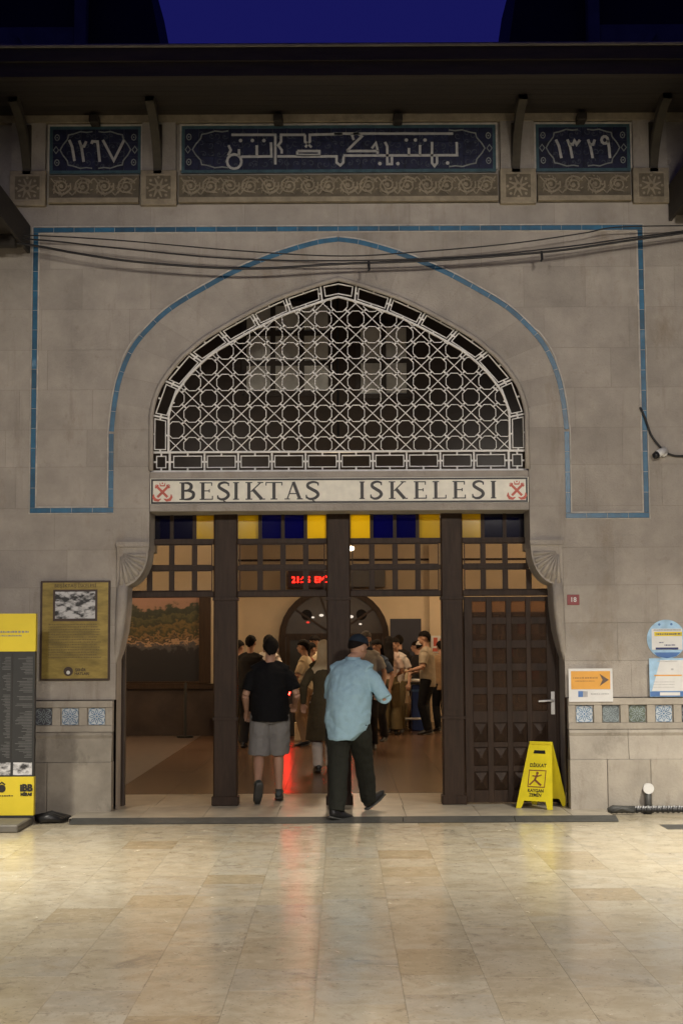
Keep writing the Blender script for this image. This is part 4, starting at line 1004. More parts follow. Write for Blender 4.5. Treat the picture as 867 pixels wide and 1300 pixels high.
# floodlights under the side wings
def flood(x, y, z, tx, ty, watt, label):
    t = thing('floodlight', label, 'lamp', (x, y, z), group='floodlights under the side wings')
    d = Vector((tx-x, ty-y, -z)).normalized(); q = (-d).to_track_quat('Z', 'Y')
    MB().tube([(0, 0, .09), (0, 0, z and .30)], .015, 8).build('bracket', M['black'], t)
    h = MB().box(-.16, .16, -.11, .11, -.0, .09).build('housing', M['black'], t, bevel=.02); h.rotation_euler = q.to_euler()
    le = MB().box(-.14, .14, -.09, .09, -.006, -.001).build('lens', M['flood'], t); le.rotation_euler = q.to_euler()
    ld = bpy.data.lights.new('flood_light', 'SPOT'); ld.energy = watt; ld.color = (1, .93, .80); ld.spot_size = R(88); ld.spot_blend = .95; ld.shadow_soft_size = .12
    lo = bpy.data.objects.new('flood_light', ld); COL.objects.link(lo); lo.parent = t; lo.location = d*.03; lo.rotation_euler = q.to_euler()
flood(-3.7, -3.6, 5.0, -3.1, -3.4, 2300, 'floodlight fixed under the eave of the left wing')
flood(3.75, -3.5, 5.3, 3.3, -2.8, 2700, 'floodlight fixed under the eave of the right wing')

# ------------------------------------------------------------------ signs and small things outside
rt = random.Random(21)
# totem at the left
tx1 = -2.735; tx0 = -3.62; ty = -.80
to = thing('information_totem', 'tall yellow and black information totem with small photos and grey columns of print', 'sign', ((tx0+tx1)/2, ty, 0)); hw = (tx1-tx0)/2
def tz(py): return W(25, py, ty)[1]
MB().box(-hw, hw, -.0, .07, .07, tz(780)).build('panel', M['darkgrey'], to)
MB().box(-hw-.003, hw+.003, -.004, .074, tz(827), tz(779)).build('top_band', M['totemyellow'], to); MB().box(-hw-.003, hw+.003, -.004, .074, tz(1035), tz(986)).build('bottom_band', M['totemyellow'], to)
mb = MB(); dashes(mb, -hw+.1, hw-.06, tz(802)-0, .018, -.007, -.003, rt); dashes(mb, -hw+.2, hw-.12, tz(807), .011, -.007, -.003, rt); mb.build('heading', M['greyink'], to)
mb = MB(); colz = tz(832)
for cx0, cx1 in ((-hw+.02, -.18), (-.16, .13), (.14, .225), (.27, hw-.02)):
    z = tz(834)
    while z > tz(962):
        w = rt.uniform(.3, 1)*(cx1-cx0); mb.box(cx1-w, cx1, -.002, .001, z-.006, z); z -= .0135 if rt.random() < .88 else .04
mb.build('print', M['totemtext'], to)
MB().box(.235, .245, -.0035, .001, tz(964), tz(830)).build('divider', M['ink'], to)
for a, b in ((-.12, .235), (.26, hw-.015)):
    MB().box(a, b, -.006, .001, tz(984), tz(968)).build('photo', M['photo'], to)
px_ = WX(34, ty, 1004)-(tx0+tx1)/2
text('iBB', .082, px_, -.007, tz(1000.5), M['ink'], 'lettering', to, bold=.005); text('MİRAS', .034, px_, -.007, tz(1008.5), M['ink'], 'lettering', to, bold=.003)
ex_ = WX(3, ty, 1000)-(tx0+tx1)/2; mb = MB(); mb.disc((ex_, tz(1001)), .035, -.007, -.0035, 14); mb.ribbon([(ex_-.03, tz(996)), (ex_, tz(993)), (ex_+.03, tz(996))], .012, -.008, -.0035); dashes(mb, ex_-.12, ex_+.10, tz(1010), .012, -.007, -.0035, rt); mb.build('emblem', M['ink'], to)
MB().box(-hw-.02, hw-.02, -.55, .12, .0, .065).build('base', mat('totem_base_stone', (.13, .12, .10), .6, .2, 6), to, bevel=.01)
# brass history plaque
pq = thing('history_plaque', 'golden brass plaque with black and white photo on the stone beside the doorway', 'plaque', (-2.515, -.0, 1.26)); 
ph = .945; pw = .33
MB().box(-pw, pw, -.03, -.002, 0, ph).build('frame', M['plaqueframe'], pq, bevel=.004); MB().box(-pw+.018, pw-.018, -.034, -.0305, .018, ph-.018).build('plate', M['brass'], pq)
MB().box(-.21, .21, -.040, -.0345, .56, .86).build('photo_frame', M['plaqueframe'], pq); MB().box(-.19, .19, -.0425, -.0405, .585, .84).build('photo', M['photo'], pq)
text('BEŞİKTAŞ İSKELESİ', .045, 0, -.0355, .895, M['plaqueframe'], 'lettering', pq)
mb = MB(); z = .53
while z > .20: dashes(mb, -.25, .25*rt.uniform(.8, 1), z, .012, -.036, -.0342, rt); z -= .024
mb.build('print', mat('engraved_print', (.14, .10, .03), .5, .1, 8), pq)
mb = MB(); mb.disc((-.06, .085), .045, -.0365, -.0342, 14); mb.build('emblem', M['plaqueframe'], pq); MB().disc((-.06, .075), .018, -.038, -.0366, 10).build('emblem_centre', M['white'], pq)
text('ŞEHİR', .035, .055, -.036, .098, M['plaqueframe'], 'lettering', pq, bold=.001); text('HATLARI', .035, .07, -.036, .062, M['plaqueframe'], 'lettering', pq, bold=.001)
# house number
nm = thing('number_plate', 'small red house number plate reading 18 beside the right jamb', 'plate', (2.222, 0, 1.95))
MB().box(-.058, .058, -.008, -.001, 0, .098).build('plate', M['platered'], nm, bevel=.002); text('18', .062, 0, -.0095, .049, M['white'], 'digits', nm, bold=.001)
# arrow sign
ar = thing('arrow_sign', 'white framed orange direction sign with dark arrow pointing right', 'sign', (2.363, -.052, 1.035))
MB().box(-.208, .208, -.008, -.001, 0, .312).build('board', M['white'], ar); MB().box(-.185, .185, -.0105, -.0085, .118, .288).build('orange_field', M['orange'], ar)
mb = MB(); mb.prism([(.085, .262), (.172, .205), (.085, .148), (.112, .205)], -.0125, -.0107); mb.build('arrow', M['brownink'], ar)
mb = MB(); dashes(mb, -.165, .07, .225, .016, -.012, -.0107, rt); dashes(mb, -.15, .04, .195, .010, -.012, -.0107, rt); mb.build('print', mat('ochre_ink', (.40, .20, .05), .5, .1, 8), ar)
mb = MB(); mb.box(-.12, -.075, -.0105, -.0085, .045, .10); mb.build('logo', M['midblue'], ar); MB().box(-.074, -.03, -.0105, -.0085, .045, .10).build('logo', M['palegrey'], ar); mb = MB(); dashes(mb, .0, .17, .074, .012, -.0105, -.0085, rt); mb.build('print', M['palegrey'], ar)
# round and square notices
rn = thing('round_notice', 'round pale blue ferry notice with yellow band on the right wall', 'notice', (3.10, 0, 1.62))
MB().disc((0, 0), .185, -.008, -.001, 40).build('board', M['lightblue'], rn)
mb = MB(); mb.box(-.14, .15, -.0105, -.0085, -.10, .10); mb.build('white_field', M['white'], rn); MB().box(-.115, .15, -.0125, -.0107, .03, .07).build('yellow_band', M['totemyellow'], rn)
mb = MB(); dashes(mb, -.10, .14, .05, .014, -.0140, -.0127, rt); dashes(mb, -.12, .14, .088, .008, -.0125, -.0107, rt); dashes(mb, -.07, -.03, -.03, .012, -.0125, -.0107, rt); dashes(mb, -.02, .08, -.055, .012, -.0125, -.0107, rt); mb.box(-.105, .11, -.0125, -.0107, -.098, -.078)
mb.build('print', M['navy'], rn); mb = MB(); mb.disc((-.065, .14), .012, -.0105, -.0085, 8); mb.disc((.05, .142), .012, -.0105, -.0085, 8); mb.build('logo', M['midblue'], rn)
mb = MB(); mb.prism([(-.12, -.125), (.13, -.125), (.09, -.16), (0, -.180), (-.09, -.16)], -.0100, -.0085); mb.build('wave', M['midblue'], rn)
qn = thing('square_notice', 'square white and blue notice with orange line under the round notice', 'notice', (3.105, -.052, 1.078))
MB().box(-.185, .185, -.008, -.001, 0, .362).build('board', M['lightblue'], qn); MB().prism([(-.165, .055), (.183, .055), (.183, .345), (-.08, .345)], -.0105, -.0085).build('white_field', M['white'], qn)
MB().box(-.183, .183, -.0105, -.0085, .004, .05).build('blue_foot', M['midblue'], qn); MB().box(-.09, .10, -.0120, -.0107, .012, .042).build('foot_label', M['white'], qn)
MB().box(-.14, .12, -.0120, -.0107, .195, .207).build('orange_line', M['orange'], qn)
mb = MB(); dashes(mb, -.11, .08, .335, .009, -.012, -.0107, rt); dashes(mb, .02, .05, .26, .02, -.012, -.0107, rt)
for k in range(3): dashes(mb, -.15, .05, .14-.025*k, .006, -.012, -.0107, rt)
mb.build('print', M['palegrey'], qn)
# wet floor sign
wf = thing('wet_floor_sign', 'yellow folding wet floor sign standing before the closed door', 'sign', (1.90, .06, .042), R(-32))
def wpanel(flip):
    mb = MB(); hb, ht, H_ = .185, .115, .60; wb = .17
    P = [(-hb, 0), (-hb+.05, 0), (-hb+.075, .07), (hb-.075, .07), (hb-.05, 0), (hb, 0), (ht, H_), (-ht, H_)]
    vs = []; n = len(P)
    for off in (0, .012):
        for x, z in P: vs.append((x, flip*(-(wb*(1-z/H_))-.012+off), z))
    bmb = MB(); bmb.add(vs, [(0, 1, 2, 7), (2, 3, 6, 7), (3, 4, 5, 6), (n+7, n+2, n+1, n), (n+7, n+6, n+3, n+2), (n+6, n+5, n+4, n+3)]+[(i, i+n, (i+1) % n+n, (i+1) % n) for i in range(n)])
    return bmb
fp = wpanel(1).build('front_panel', M['yellow'], wf); wpanel(-1).build('rear_panel', M['yellow'], wf)
MB().box(-.115, .115, -.02, .02, .585, .615).build('hinge', M['yellow'], wf, bevel=.006)
def on(z): return -(.17*(1-z/.60))-.0135
def lean(ob): 
    for v in ob.data.vertices: v.co.y = on(v.co.z)+(v.co.y)
mb = MB(); mb.prism([(-.055, .535), (.055, .535), (.062, .505), (-.062, .505)], -.001, .0008); o = mb.build('grip', M['black'], wf); lean(o)
mb = MB(); mb.ribbon([(-.085, .20), (.085, .20), (.085, .35), (-.085, .35)], .008, -.001, .0006, True)
mb.disc((.0, .325), .014, -.001, .0006, 8); mb.ribbon([(0, .31), (-.02, .265), (.02, .235), (.05, .215)], .018, -.001, .0006); mb.ribbon([(-.02, .265), (-.05, .235), (-.07, .215)], .014, -.001, .0006); mb.ribbon([(-.05, .30), (0, .295), (.045, .31)], .011, -.001, .0006)
o = mb.build('pictogram', mat('rust_ink', (.20, .07, .03), .5, .1, 8), wf); lean(o)
for body, sz_, z in (('DİKKAT', .045, .395), ('KAYGAN', .04, .165), ('ZEMİN', .04, .125)):
    o = text(body, sz_, 0, 0, 0, M['ink'], 'lettering', wf, bold=.001)
    for v in o.data.vertices: v.co.z += z; v.co.y = on(v.co.z)-.001+v.co.y*.3
# camera and its cable
cc = thing('security_camera', 'small white security camera fixed on the stone right of the blue border', 'camera', (3.08, -.0, 3.40))
MB().tube([(0.03, 0, .0), (.03, -.06, .0)], .035, 14).build('mount', M['white'], cc, smooth=True); MB().tube([(.04, -.055, .03), (-.045, -.10, -.02)], [.035, .036], 14).build('body', M['white'], cc, smooth=True); MB().tube([(-.0455, -.1005, -.0205), (-.075, -.115, -.038)], [.036, .030], 14).build('lens', M['black'], cc, smooth=True)
def cable(pts, r, Y, label, tags=()):
    P = crom([(W(a, b, Y)[0], Y if not isinstance(Y, tuple) else 0, W(a, b, Y)[1]) for a, b in pts], 8)
    o = MB().tube(P, r, 8).build('cable', M['cable'], smooth=True); tag(o, label, 'cable'); 
    for a, b in tags:
        x, z = W(a, b, Y); MB().tube([(x, Y, z+.03), (x+.004, Y-.01, z-.05), (x-.01, Y-.01, z-.07)], [.014, .012, .008], 8).build('cable_tie', M['cable'], o)
    return o
cable([(-60, 297), (45, 299), (150, 305), (300, 318), (433, 325), (540, 319), (650, 309), (740, 296), (790, 288), (930, 286)], .0065, -.33, 'thin uppermost black cable sagging across the front')
cable([(-60, 298), (55, 305), (150, 315), (290, 328), (433, 331), (590, 326), (720, 313), (800, 302), (930, 285)], .008, -.36, 'middle black cable sagging across the front')
cable([(-60, 297), (45, 312), (100, 322), (180, 333), (310, 341), (433, 335), (560, 330), (700, 319), (800, 305), (930, 287)], .0115, -.39, 'thickest lowest black cable with two hanging ties', ((468, 336), (687, 323)))
cable([(812, 517), (818, 530), (826, 552), (838, 568), (850, 577), (870, 579), (940, 577)], .011, -.03, 'short black cable curling down to the security camera')
# vent stub, hose, drain cover, mat
vp = thing('standpipe', 'short dark pipe with round white cap at the foot of the right wall', 'pipe', (2.86, -.17, .0))
MB().tube([(0, 0, 0), (0, 0, .20)], .03, 12).build('pipe', M['rubber'], vp, smooth=True); MB().tube([(0, .03, .235), (0, -.03, .235)], [.045, .05], 18).build('cap', M['white'], vp)
hs = thing('hose', 'corrugated black and steel hose lying along the foot of the right wall', 'hose', (2.5, -.22, .0))
P = [(i*.012, .015*math.sin(i*.05), .040) for i in range(0, 120)]; MB().tube(P, [.030 if i % 4 < 2 else .021 for i in range(120)], 10).build('corrugated_tube', M['black'], hs)
P2 = [(i*.012+.20, .01+.012*math.sin(i*.05), .063) for i in range(0, 104)]; MB().tube(P2, [.020 if i % 4 < 2 else .012 for i in range(104)], 8).build('steel_sleeve', M['steel'], hs)
mb = MB(); mb.tube([(-.03, 0, .04), (.02, .0, .05), (.12, -.01, .05), (.22, 0, .045)], [.02, .038, .032, .036], 10); mb.tube([(.0, -.04, .03), (.1, -.03, .06), (.2, -.05, .03)], .018, 8); mb.build('end_fitting', M['rubber'], hs, smooth=True)
dc = MB().box(2.78, 3.4, -1.35, -1.02, -.001, .003).build('drain_cover', M['rubber']); tag(dc, 'flat dark drain cover in the paving at the right edge', 'cover')
mt = MB()
for k in range(5): mt.tube([(-2.78+.02*k, -.50-.05*k, .03), (-2.62, -.48-.05*k, .05+.01*(k % 2)), (-2.46-.01*k, -.46-.05*k, .025)], [.03, .04, .022], 8)
o = mt.build('folded_mat', M['black'], smooth=True); tag(o, 'crumpled black rubber mat between the totem and the ramp strip', 'mat')

# ------------------------------------------------------------------ people
def ik(a, b, l1, l2, d):
    a, b, d = Vector(a), Vector(b), Vector(d); v = b-a; L = min(v.length, (l1+l2)*.999); u = v.normalized()
    x = (l1*l1-l2*l2+L*L)/(2*L); h = math.sqrt(max(0, l1*l1-x*x)); n = (d-u*d.dot(u)).normalized()
    return a+u*x+n*h
def remesh(mb, name, vox, smooth=3, fold=0, fscale=9, seed=0):
    me = mb.mesh(name); o = bpy.data.objects.new('tmp', me); COL.objects.link(o)
    r = o.modifiers.new('r', 'REMESH'); r.mode = 'VOXEL'; r.voxel_size = vox
    s = o.modifiers.new('s', 'SMOOTH'); s.iterations = smooth; s.factor = .5
    bpy.context.view_layer.update()
    out = bpy.data.meshes.new_from_object(o.evaluated_get(bpy.context.evaluated_depsgraph_get())); bpy.data.objects.remove(o); bpy.data.meshes.remove(me)
    if fold:
        nv = [v.normal.copy() for v in out.vertices]
        for v, n in zip(out.vertices, nv):
            c = v.co; q = Vector((c.x*fscale+seed, c.y*fscale, c.z*fscale*.55))
            k = .7*noise.noise(q)+.5*noise.noise(q*2.3+Vector((5, 1, seed)))+.35*noise.noise(Vector((c.x*16+c.z*9+seed, c.y*16, c.z*26-c.x*8)))+.8*(abs(noise.noise(Vector((c.x*7+c.z*5, c.y*7-c.z*4, c.z*11+seed))))-.3)
            v.co = c+n*(fold*k)
    out.polygons.foreach_set('use_smooth', [True]*len(out.polygons)); out.name = name; out.update(); return out
def person(label, loc, rz, H, top, bottom, shoes='black', hair=('short', 'hair'), pose=None, skin='skin', vox=.009, fat=0, fold=.006, group=None, sleeve='short', zlo=.80, leg='trousers', female=False, seed=0, topname='shirt', legname='trousers', headyaw=0, lean=(0, .02), belly=0):
    t = thing('person', label, 'person', loc, rz, group); s = H/1.75; p = dict(
        ankR=(.10, .02, .09), ankL=(-.10, -.02, .09), toeR=(.02, .19, -.06), toeL=(-.02, .19, -.06), elbR=(.27, -.02, 1.14), wrR=(.27, .10, .90), elbL=(-.27, -.02, 1.14), wrL=(-.27, .10, .90), kneeR=(0, 1, 0), kneeL=(0, 1, 0), pelvis=(0, 0, 0), nod=0, hoff=(0, 0, 0))
    if pose: p.update(pose)
    pv = Vector(p['pelvis']); lx, ly = lean
    def sh(z): k = max(0, (z-.92)/.55); return Vector((pv.x+lx*k, pv.y+ly*k, pv.z))
    V = Vector
    def TP(x, y, z): return V((x, y, z))+sh(z)
    def X(me): me.transform(Matrix.Scale(s, 4)); return me
    hipw = .095; shw = .165 if female else .185
    hipR, hipL = V((hipw, 0, .90))+pv, V((-hipw, 0, .90))+pv
    shR, shL = TP(shw-.012, 0, 1.372), TP(-shw+.012, 0, 1.372)
    ankR, ankL = V(p['ankR']), V(p['ankL'])
    knR, knL = ik(hipR, ankR, .42, .41, p['kneeR']), ik(hipL, ankL, .42, .41, p['kneeL'])
    elR, elL, wrR, wrL = TP(*p['elbR']), TP(*p['elbL']), TP(*p['wrR']), TP(*p['wrL'])
    # --- body: one continuous surface
    b = MB()
    tor = [(.86, .10, .085), (.93, .150, .105), (1.02, .140+belly*.6, .100+belly), (1.12, .132+belly*.5, .095+belly), (1.24, .145+belly*.2, .105+belly*.4), (1.34, .160, .105), (1.41, .135, .085), (1.46, .07, .065)]
    if female: tor = [(z, w*.94, d) for z, w, d in tor]
    b.tube([TP(0, 0, z) for z, w, d in tor], [(w, d) for z, w, d in tor], 16, up=(1, 0, 0))
    nk = TP(0, -.005, 1.42); hc = TP(0, .03, 1.635)+V(p['hoff'])
    b.tube([nk, TP(0, .005, 1.50), hc+V((0, -.01, -.06))], [.062, .054, .055], 12)
    hr = Matrix.Rotation(headyaw, 3, 'Z') @ Matrix.Rotation(-p['nod'], 3, 'X')
    def HP(x, y, z): return hc+hr @ V((x, y, z))
    b.ell(hc+hr @ V((0, -.008, .022)), (.074, .094, .092), hr, 16, 11); b.ell(HP(0, .022, -.045), (.056, .066, .070), hr, 14, 9)
    b.tube([HP(0, .086, .02), HP(0, .104, -.022), HP(0, .088, -.032)], [(.009, .008), (.017, .014), (.014, .010)], 8)
    for e in (-1, 1):
        b.ell(HP(e*.076, -.005, -.008), (.010, .022, .034), hr, 8, 6); b.ell(HP(e*.030, .074, .030), (.024, .014, .008), hr, 8, 6)
    b.ell(HP(0, .082, -.068), (.024, .010, .008), hr, 8, 6)
    for sh_, el, wr, e in ((shR, elR, wrR, 1), (shL, elL, wrL, -1)):
        b.tube([sh_+V((-e*.03, 0, .0)), sh_.lerp(el, .3), sh_.lerp(el, .7), el], [.055, .048, .041, .038], 12)
        b.tube([el, el.lerp(wr, .25), el.lerp(wr, .7), wr], [.038, .040, .032, .025], 12)
        d = (wr-el).normalized(); side = V((-e, .3, 0)); side = (side-d*side.dot(d)).normalized(); nrm = d.cross(side)
        cv = nrm*(1 if nrm.dot(V((-e, 0, -.2))) > 0 else -1)
        k0 = wr+d*.085
        b.tube([wr-d*.01, wr+d*.03, k0], [(.022, .020), (.036, .017), (.040, .015)], 10, up=side)
        for f, (o_, ln) in enumerate(((.030, .070), (.010, .078), (-.010, .073), (-.029, .058))):
            q0 = k0-d*.012+side*o_; q1 = q0+(d*.9+cv*.35)*ln*.5; q2 = q1+(d*.55+cv*.8)*ln*.5
            b.tube([q0, q1, q2], [.0095, .009, .0075], 7)
        q0 = wr+d*.03+side*.032; q1 = q0+(d*.7+side*.7)*.036; b.tube([q0, q1, q1+(d*.9+cv*.2)*.032], [.013, .0105, .009], 7)
    for hp, kn, an, tv in ((hipR, knR, ankR, p['toeR']), (hipL, knL, ankL, p['toeL'])):
        b.tube([hp+V((0, 0, .03)), hp.lerp(kn, .3), hp.lerp(kn, .75), kn], [.080, .078, .060, .054], 12)
        b.tube([kn, kn.lerp(an, .3), kn.lerp(an, .75), an], [.053, .057, .040, .036], 12)
        tv = V(tv); fd = tv.normalized(); b.tube([an-fd*.03+V((0, 0, -.02)), an+fd*.05+V((0, 0, -.025)), an+fd*.12+V((0, 0, -.035))], [.032, .030, .018], 10)
    link('body', X(remesh(b, 'body', vox)), M[skin], t)
    eyes = MB()
    for e in (-1, 1): eyes.ell(HP(e*.030, .079, .016), (.013, .007, .007), hr, 8, 6); eyes.tube([HP(e*.012, .088, .043), HP(e*.032, .087, .048), HP(e*.05, .074, .042)], [.004, .005, .003], 6)
    link('eyes', X(eyes.mesh('eyes', True)), M['hair'], t)
    # --- hair or headwear
    kind, hm = hair; h = MB()
    if kind in ('short', 'cap', 'long'):
        n, m = 28, 14; vs = []; fs = []
        for j in range(m+1):
            for k in range(n):
                a = 2*math.pi*k/n; back = -math.sin(a); lim = 1.44+.80*max(0, back)**1.3+.06*math.sin(7*a+seed)+.05*math.sin(13*a)
                if kind == 'cap': lim = 1.35+.75*max(0, back)
                th = lim*j/m; ct = math.cos(th); q = V((.0785*max(math.sin(th), .80 if ct < 0 else 0)*math.cos(a), -.008+.099*max(math.sin(th), .84 if ct < 0 else 0)*math.sin(a), .022+.098*ct*(1.35 if ct < 0 and kind != 'cap' else 1)))
                vs.append(HP(*q))
        for j in range(m):
            for k in range(n): fs.append((j*n+k, (j+1)*n+k, (j+1)*n+(k+1) % n, j*n+(k+1) % n))
        h.add(vs, fs)
        me = h.mesh('hair', True)
        bm = bmesh.new(); bm.from_mesh(me); bmesh.ops.solidify(bm, geom=bm.faces[:], thickness=-.010); bm.to_mesh(me); bm.free()
        if kind == 'short':
            for v in me.vertices: v.co += (v.co-hc).normalized()*(.005*noise.noise(v.co*45+V((seed, 0, 0)))+.004*noise.noise(v.co*110))
        link('hair', X(me), M['hair' if kind == 'cap' else hm], t)
        if kind == 'long':
            l = MB(); l.tube([HP(0, -.03, .09), HP(0, -.085, .0), HP(0, -.105, -.12), TP(0, -.13, 1.36), TP(0, -.135, 1.22), TP(0, -.125, 1.10)], [(.06, .04), (.085, .045), (.095, .045), (.11, .04), (.10, .035), (.05, .02)], 14, up=(1, 0, 0))
            link('hair', X(remesh(l, 'hair', .009, 2, .005, 22, seed)), M[hm], t)
        if kind == 'cap':
            c = MB(); vs = []; fs = []
            for j in range(8):
                for k in range(18):
                    a = 2*math.pi*k/18; th = 1.40*j/7; vs.append(HP(.094*math.sin(th)*math.cos(a), -.008+.113*math.sin(th)*math.sin(a), .026+.112*math.cos(th)**.9 if math.cos(th) > 0 else .026))
            for j in range(7):
                for k in range(18): fs.append((j*18+k, (j+1)*18+k, (j+1)*18+(k+1) % 18, j*18+(k+1) % 18))
            c.add(vs, fs); cap = link('cap', X(c.mesh('cap', True)), M[hm], t)
            mo = c = MB(); q = [HP(-.075, .075, .035), HP(-.06, .14, .030), HP(0, .175, .028), HP(.06, .14, .030), HP(.075, .075, .035), HP(0, .10, .045)]
            c.add(q+[v+V((0, 0, -.006)) for v in q], [(0, 1, 2, 5), (2, 3, 4, 5), (11, 8, 7, 6), (11, 10, 9, 8), (0, 6, 7, 1), (1, 7, 8, 2), (2, 8, 9, 3), (3, 9, 10, 4), (4, 10, 11, 5), (5, 11, 6, 0)])
            link('peak', X(c.mesh('peak')), M[hm], cap)
    elif kind == 'scarf':
        h.ell(HP(0, -.012, .02), (.092, .108, .108), hr, 16, 10); h.tube([HP(0, -.03, -.02), TP(0, -.005, 1.48), TP(0, 0, 1.38), TP(0, .0, 1.30)], [(.085, .09), (.10, .095), (.19, .125), (.17, .12)], 16, up=(1, 0, 0))
        me = remesh(h, 'headscarf', .009, 3, .006, 18, seed); link('headscarf', X(me), M[hm], t)
    # --- top
    g = MB(); ez = .022+fat*.25
    ring = [(zlo, .172+fat, .128+fat+belly*.8), (max(zlo+.05, .95), .176+fat, .130+fat+belly), (1.05, .172+fat, .128+fat+belly*1.1), (1.16, .170+fat, .128+fat+belly), (1.26, .178+fat*.8, .130+fat*.7+belly*.5), (1.35, .192+fat*.5, .128+fat*.4), (1.41, .170+fat*.3, .108+fat*.2), (1.455, .095, .082), (1.475, .070, .068)]
    if female: ring = [(z, w*.92-(.012 if 1.0 < z < 1.2 else 0), d*.97) for z, w, d in ring]
    if leg == 'coat': ring = [(zlo, .25, .21), (.65, .225, .185), (.90, .20, .15)]+ring[2:]
    g.tube([TP(0, 0, z) for z, w, d in ring], [(w, d) for z, w, d in ring], 22, up=(1, 0, 0))
    for e, sh_ in ((1, shR), (-1, shL)): g.tube([TP(e*.035, -.005, 1.452), TP(e*.10, -.004, 1.425), sh_], [(.055, .05), (.060, .058), (.068+fat*.3, .068+fat*.3)], 14)
    for sh_, el, wr, e in ((shR, elR, wrR, 1), (shL, elL, wrL, -1)):
        r0 = .066+fat*.25
        if sleeve == 'short': g.tube([sh_+V((-e*.05, 0, .0)), sh_.lerp(el, .25), sh_.lerp(el, .78)], [r0+.006, r0+.002, r0], 14)
        elif sleeve == 'long':
            g.tube([sh_+V((-e*.05, 0, -.01)), sh_.lerp(el, .35), sh_.lerp(el, .75), el+(el-sh_).normalized()*.01], [r0+.004, r0, r0-.006, r0-.010], 14)
            g.tube([el, el.lerp(wr, .3), el.lerp(wr, .97)], [r0-.010, r0-.012, .042], 14)
    tp = link(topname, X(remesh(g, topname, vox, 9, fold, 8, seed)), M[top], t)
    if topname == 'shirt' and sleeve == 'long':
        c = MB(); c.tube([TP(0, -.002, 1.455), TP(0, .004, 1.478), TP(0, .0, 1.505), TP(0, -.002, 1.500), TP(0, .0, 1.46)], [(.078, .078), (.070, .072), (.072, .074), (.062, .064), (.062, .064)], 18, cap=False, up=(1, 0, 0))
        link('collar', X(c.mesh('collar', True)), M[top], t)
    # --- bottom
    g = MB(); g.tube([V((0, 0, .82))+pv, V((0, 0, .90))+pv, V((0, 0, 1.0))+sh(1.0), V((0, 0, 1.06))+sh(1.06)], [(.13, .105), (.168+fat*.8, .125+fat*.6+belly*.3), (.160+fat*.8, .118+fat*.7+belly*.5), (.150+fat*.7, .108+fat*.7+belly*.5)], 18, up=(1, 0, 0))
    for hp, kn, an in ((hipR, knR, ankR), (hipL, knL, ankL)):
        if leg == 'shorts': g.tube([hp+V((0, 0, .04)), hp.lerp(kn, .35), hp.lerp(kn, .98)], [.104+fat*.3, .112+fat*.3, .108+fat*.2], 14)
        elif leg == 'wide': g.tube([hp+V((0, 0, .04)), hp.lerp(kn, .4), kn, kn.lerp(an, .5), an+V((0, 0, .0))], [.098, .102, .105, .112, .118], 14)
        else: g.tube([hp+V((0, 0, .04)), hp.lerp(kn, .35), hp.lerp(kn, .8), kn, kn.lerp(an, .35), kn.lerp(an, .8), an+(an-kn).normalized()*.02], [.100+fat*.5, .100+fat*.55, .086+fat*.4, .080+fat*.35, .077+fat*.3, .070+fat*.3, .067+fat*.25], 14)
    link(legname, X(remesh(g, legname, vox, 8, fold*.9, 9, seed+3)), M[bottom], t)
    # --- shoes
    for an, tv in ((ankR, p['toeR']), (ankL, p['toeL'])):
        tv = V(tv); fd = tv.normalized(); upv = V((0, 0, 1)); upv = (upv-fd*upv.dot(fd)).normalized(); dn = -upv
        a0 = an+dn*.028
        g = MB(); side = fd.cross(upv)
        g.tube([a0-fd*.065, a0-fd*.045, a0+fd*.02, a0+fd*.10, a0+fd*.17, a0+fd*.205], [(.025, .028), (.040, .046), (.043, .050), (.046, .036), (.042, .027), (.022, .015)], 14, up=side)
        g.tube([an+upv*.03, an-upv*.02], [(.044, .044), (.044, .046)], 12)
        sh_o = link('shoe', X(remesh(g, 'shoe', .007, 3)), M[shoes], t)
        so = MB(); so.tube([a0-fd*.07+dn*.048, a0-fd*.03+dn*.048, a0+fd*.1+dn*.040, a0+fd*.205+dn*.032], [(.030, .012), (.042, .012), (.047, .011), (.025, .010)], 12, up=side); link('sole', X(so.mesh('sole', True)), M['rubber'], sh_o)
    return t
# the two men at the door
bm_ = person('man in light blue shirt and navy cap walking in past the middle post', (.055, -.42, .02), R(-23), 1.70, 'c_blue', 'c_olive', 'black', ('cap', 'c_navycap'),
       dict(ankR=(.045, .43, .125), toeR=(.07, .15, .075), ankL=(.015, -.28, .085), toeL=(.10, .165, -.055), elbR=(.335, .06, 1.130), wrR=(.20, .27, 1.13), elbL=(-.225, .07, 1.12), wrL=(-.10, .28, 1.10), pelvis=(0, .02, -.015), hoff=(.015, .045, -.045), nod=.25),
       fat=.044, belly=.045, sleeve='long', zlo=.735, headyaw=R(-24), lean=(.03, .06), seed=1, vox=.0075, fold=.012)
for c_ in bm_.children:              # the shirt tail: lower at the back, cut up at the right side seam
    if c_.name.startswith('shirt'):
        for v in c_.data.vertices:
            x, y, z = v.co
            if z < .86: v.co.z += (.86-z)*(.55*max(0, min(1, (x-.10)/.10))-.05); v.co.x *= 1-.10*(.86-z)/.15
person('man in black t-shirt and grey shorts stepping through the second bay', (-.70, .72, .04), R(4), 1.63, 'c_black', 'c_grey', 'shoe_dark', ('short', 'hair'),
       dict(ankR=(.095, .10, .09), ankL=(-.135, -.25, .20), toeL=(-.015, .075, -.175), elbR=(.285, -.01, 1.13), wrR=(.27, .20, 1.02), elbL=(-.265, .00, 1.12), wrL=(-.25, .15, .95), hoff=(.01, .02, -.02)),
       fat=.034, belly=.02, sleeve='short', zlo=.845, leg='shorts', legname='shorts', topname='t_shirt', seed=2, vox=.0075, fold=.010)
G_ = 'people waiting in the hall'
def hx(px, Y): return (px-431)*(Y+DIST)/F
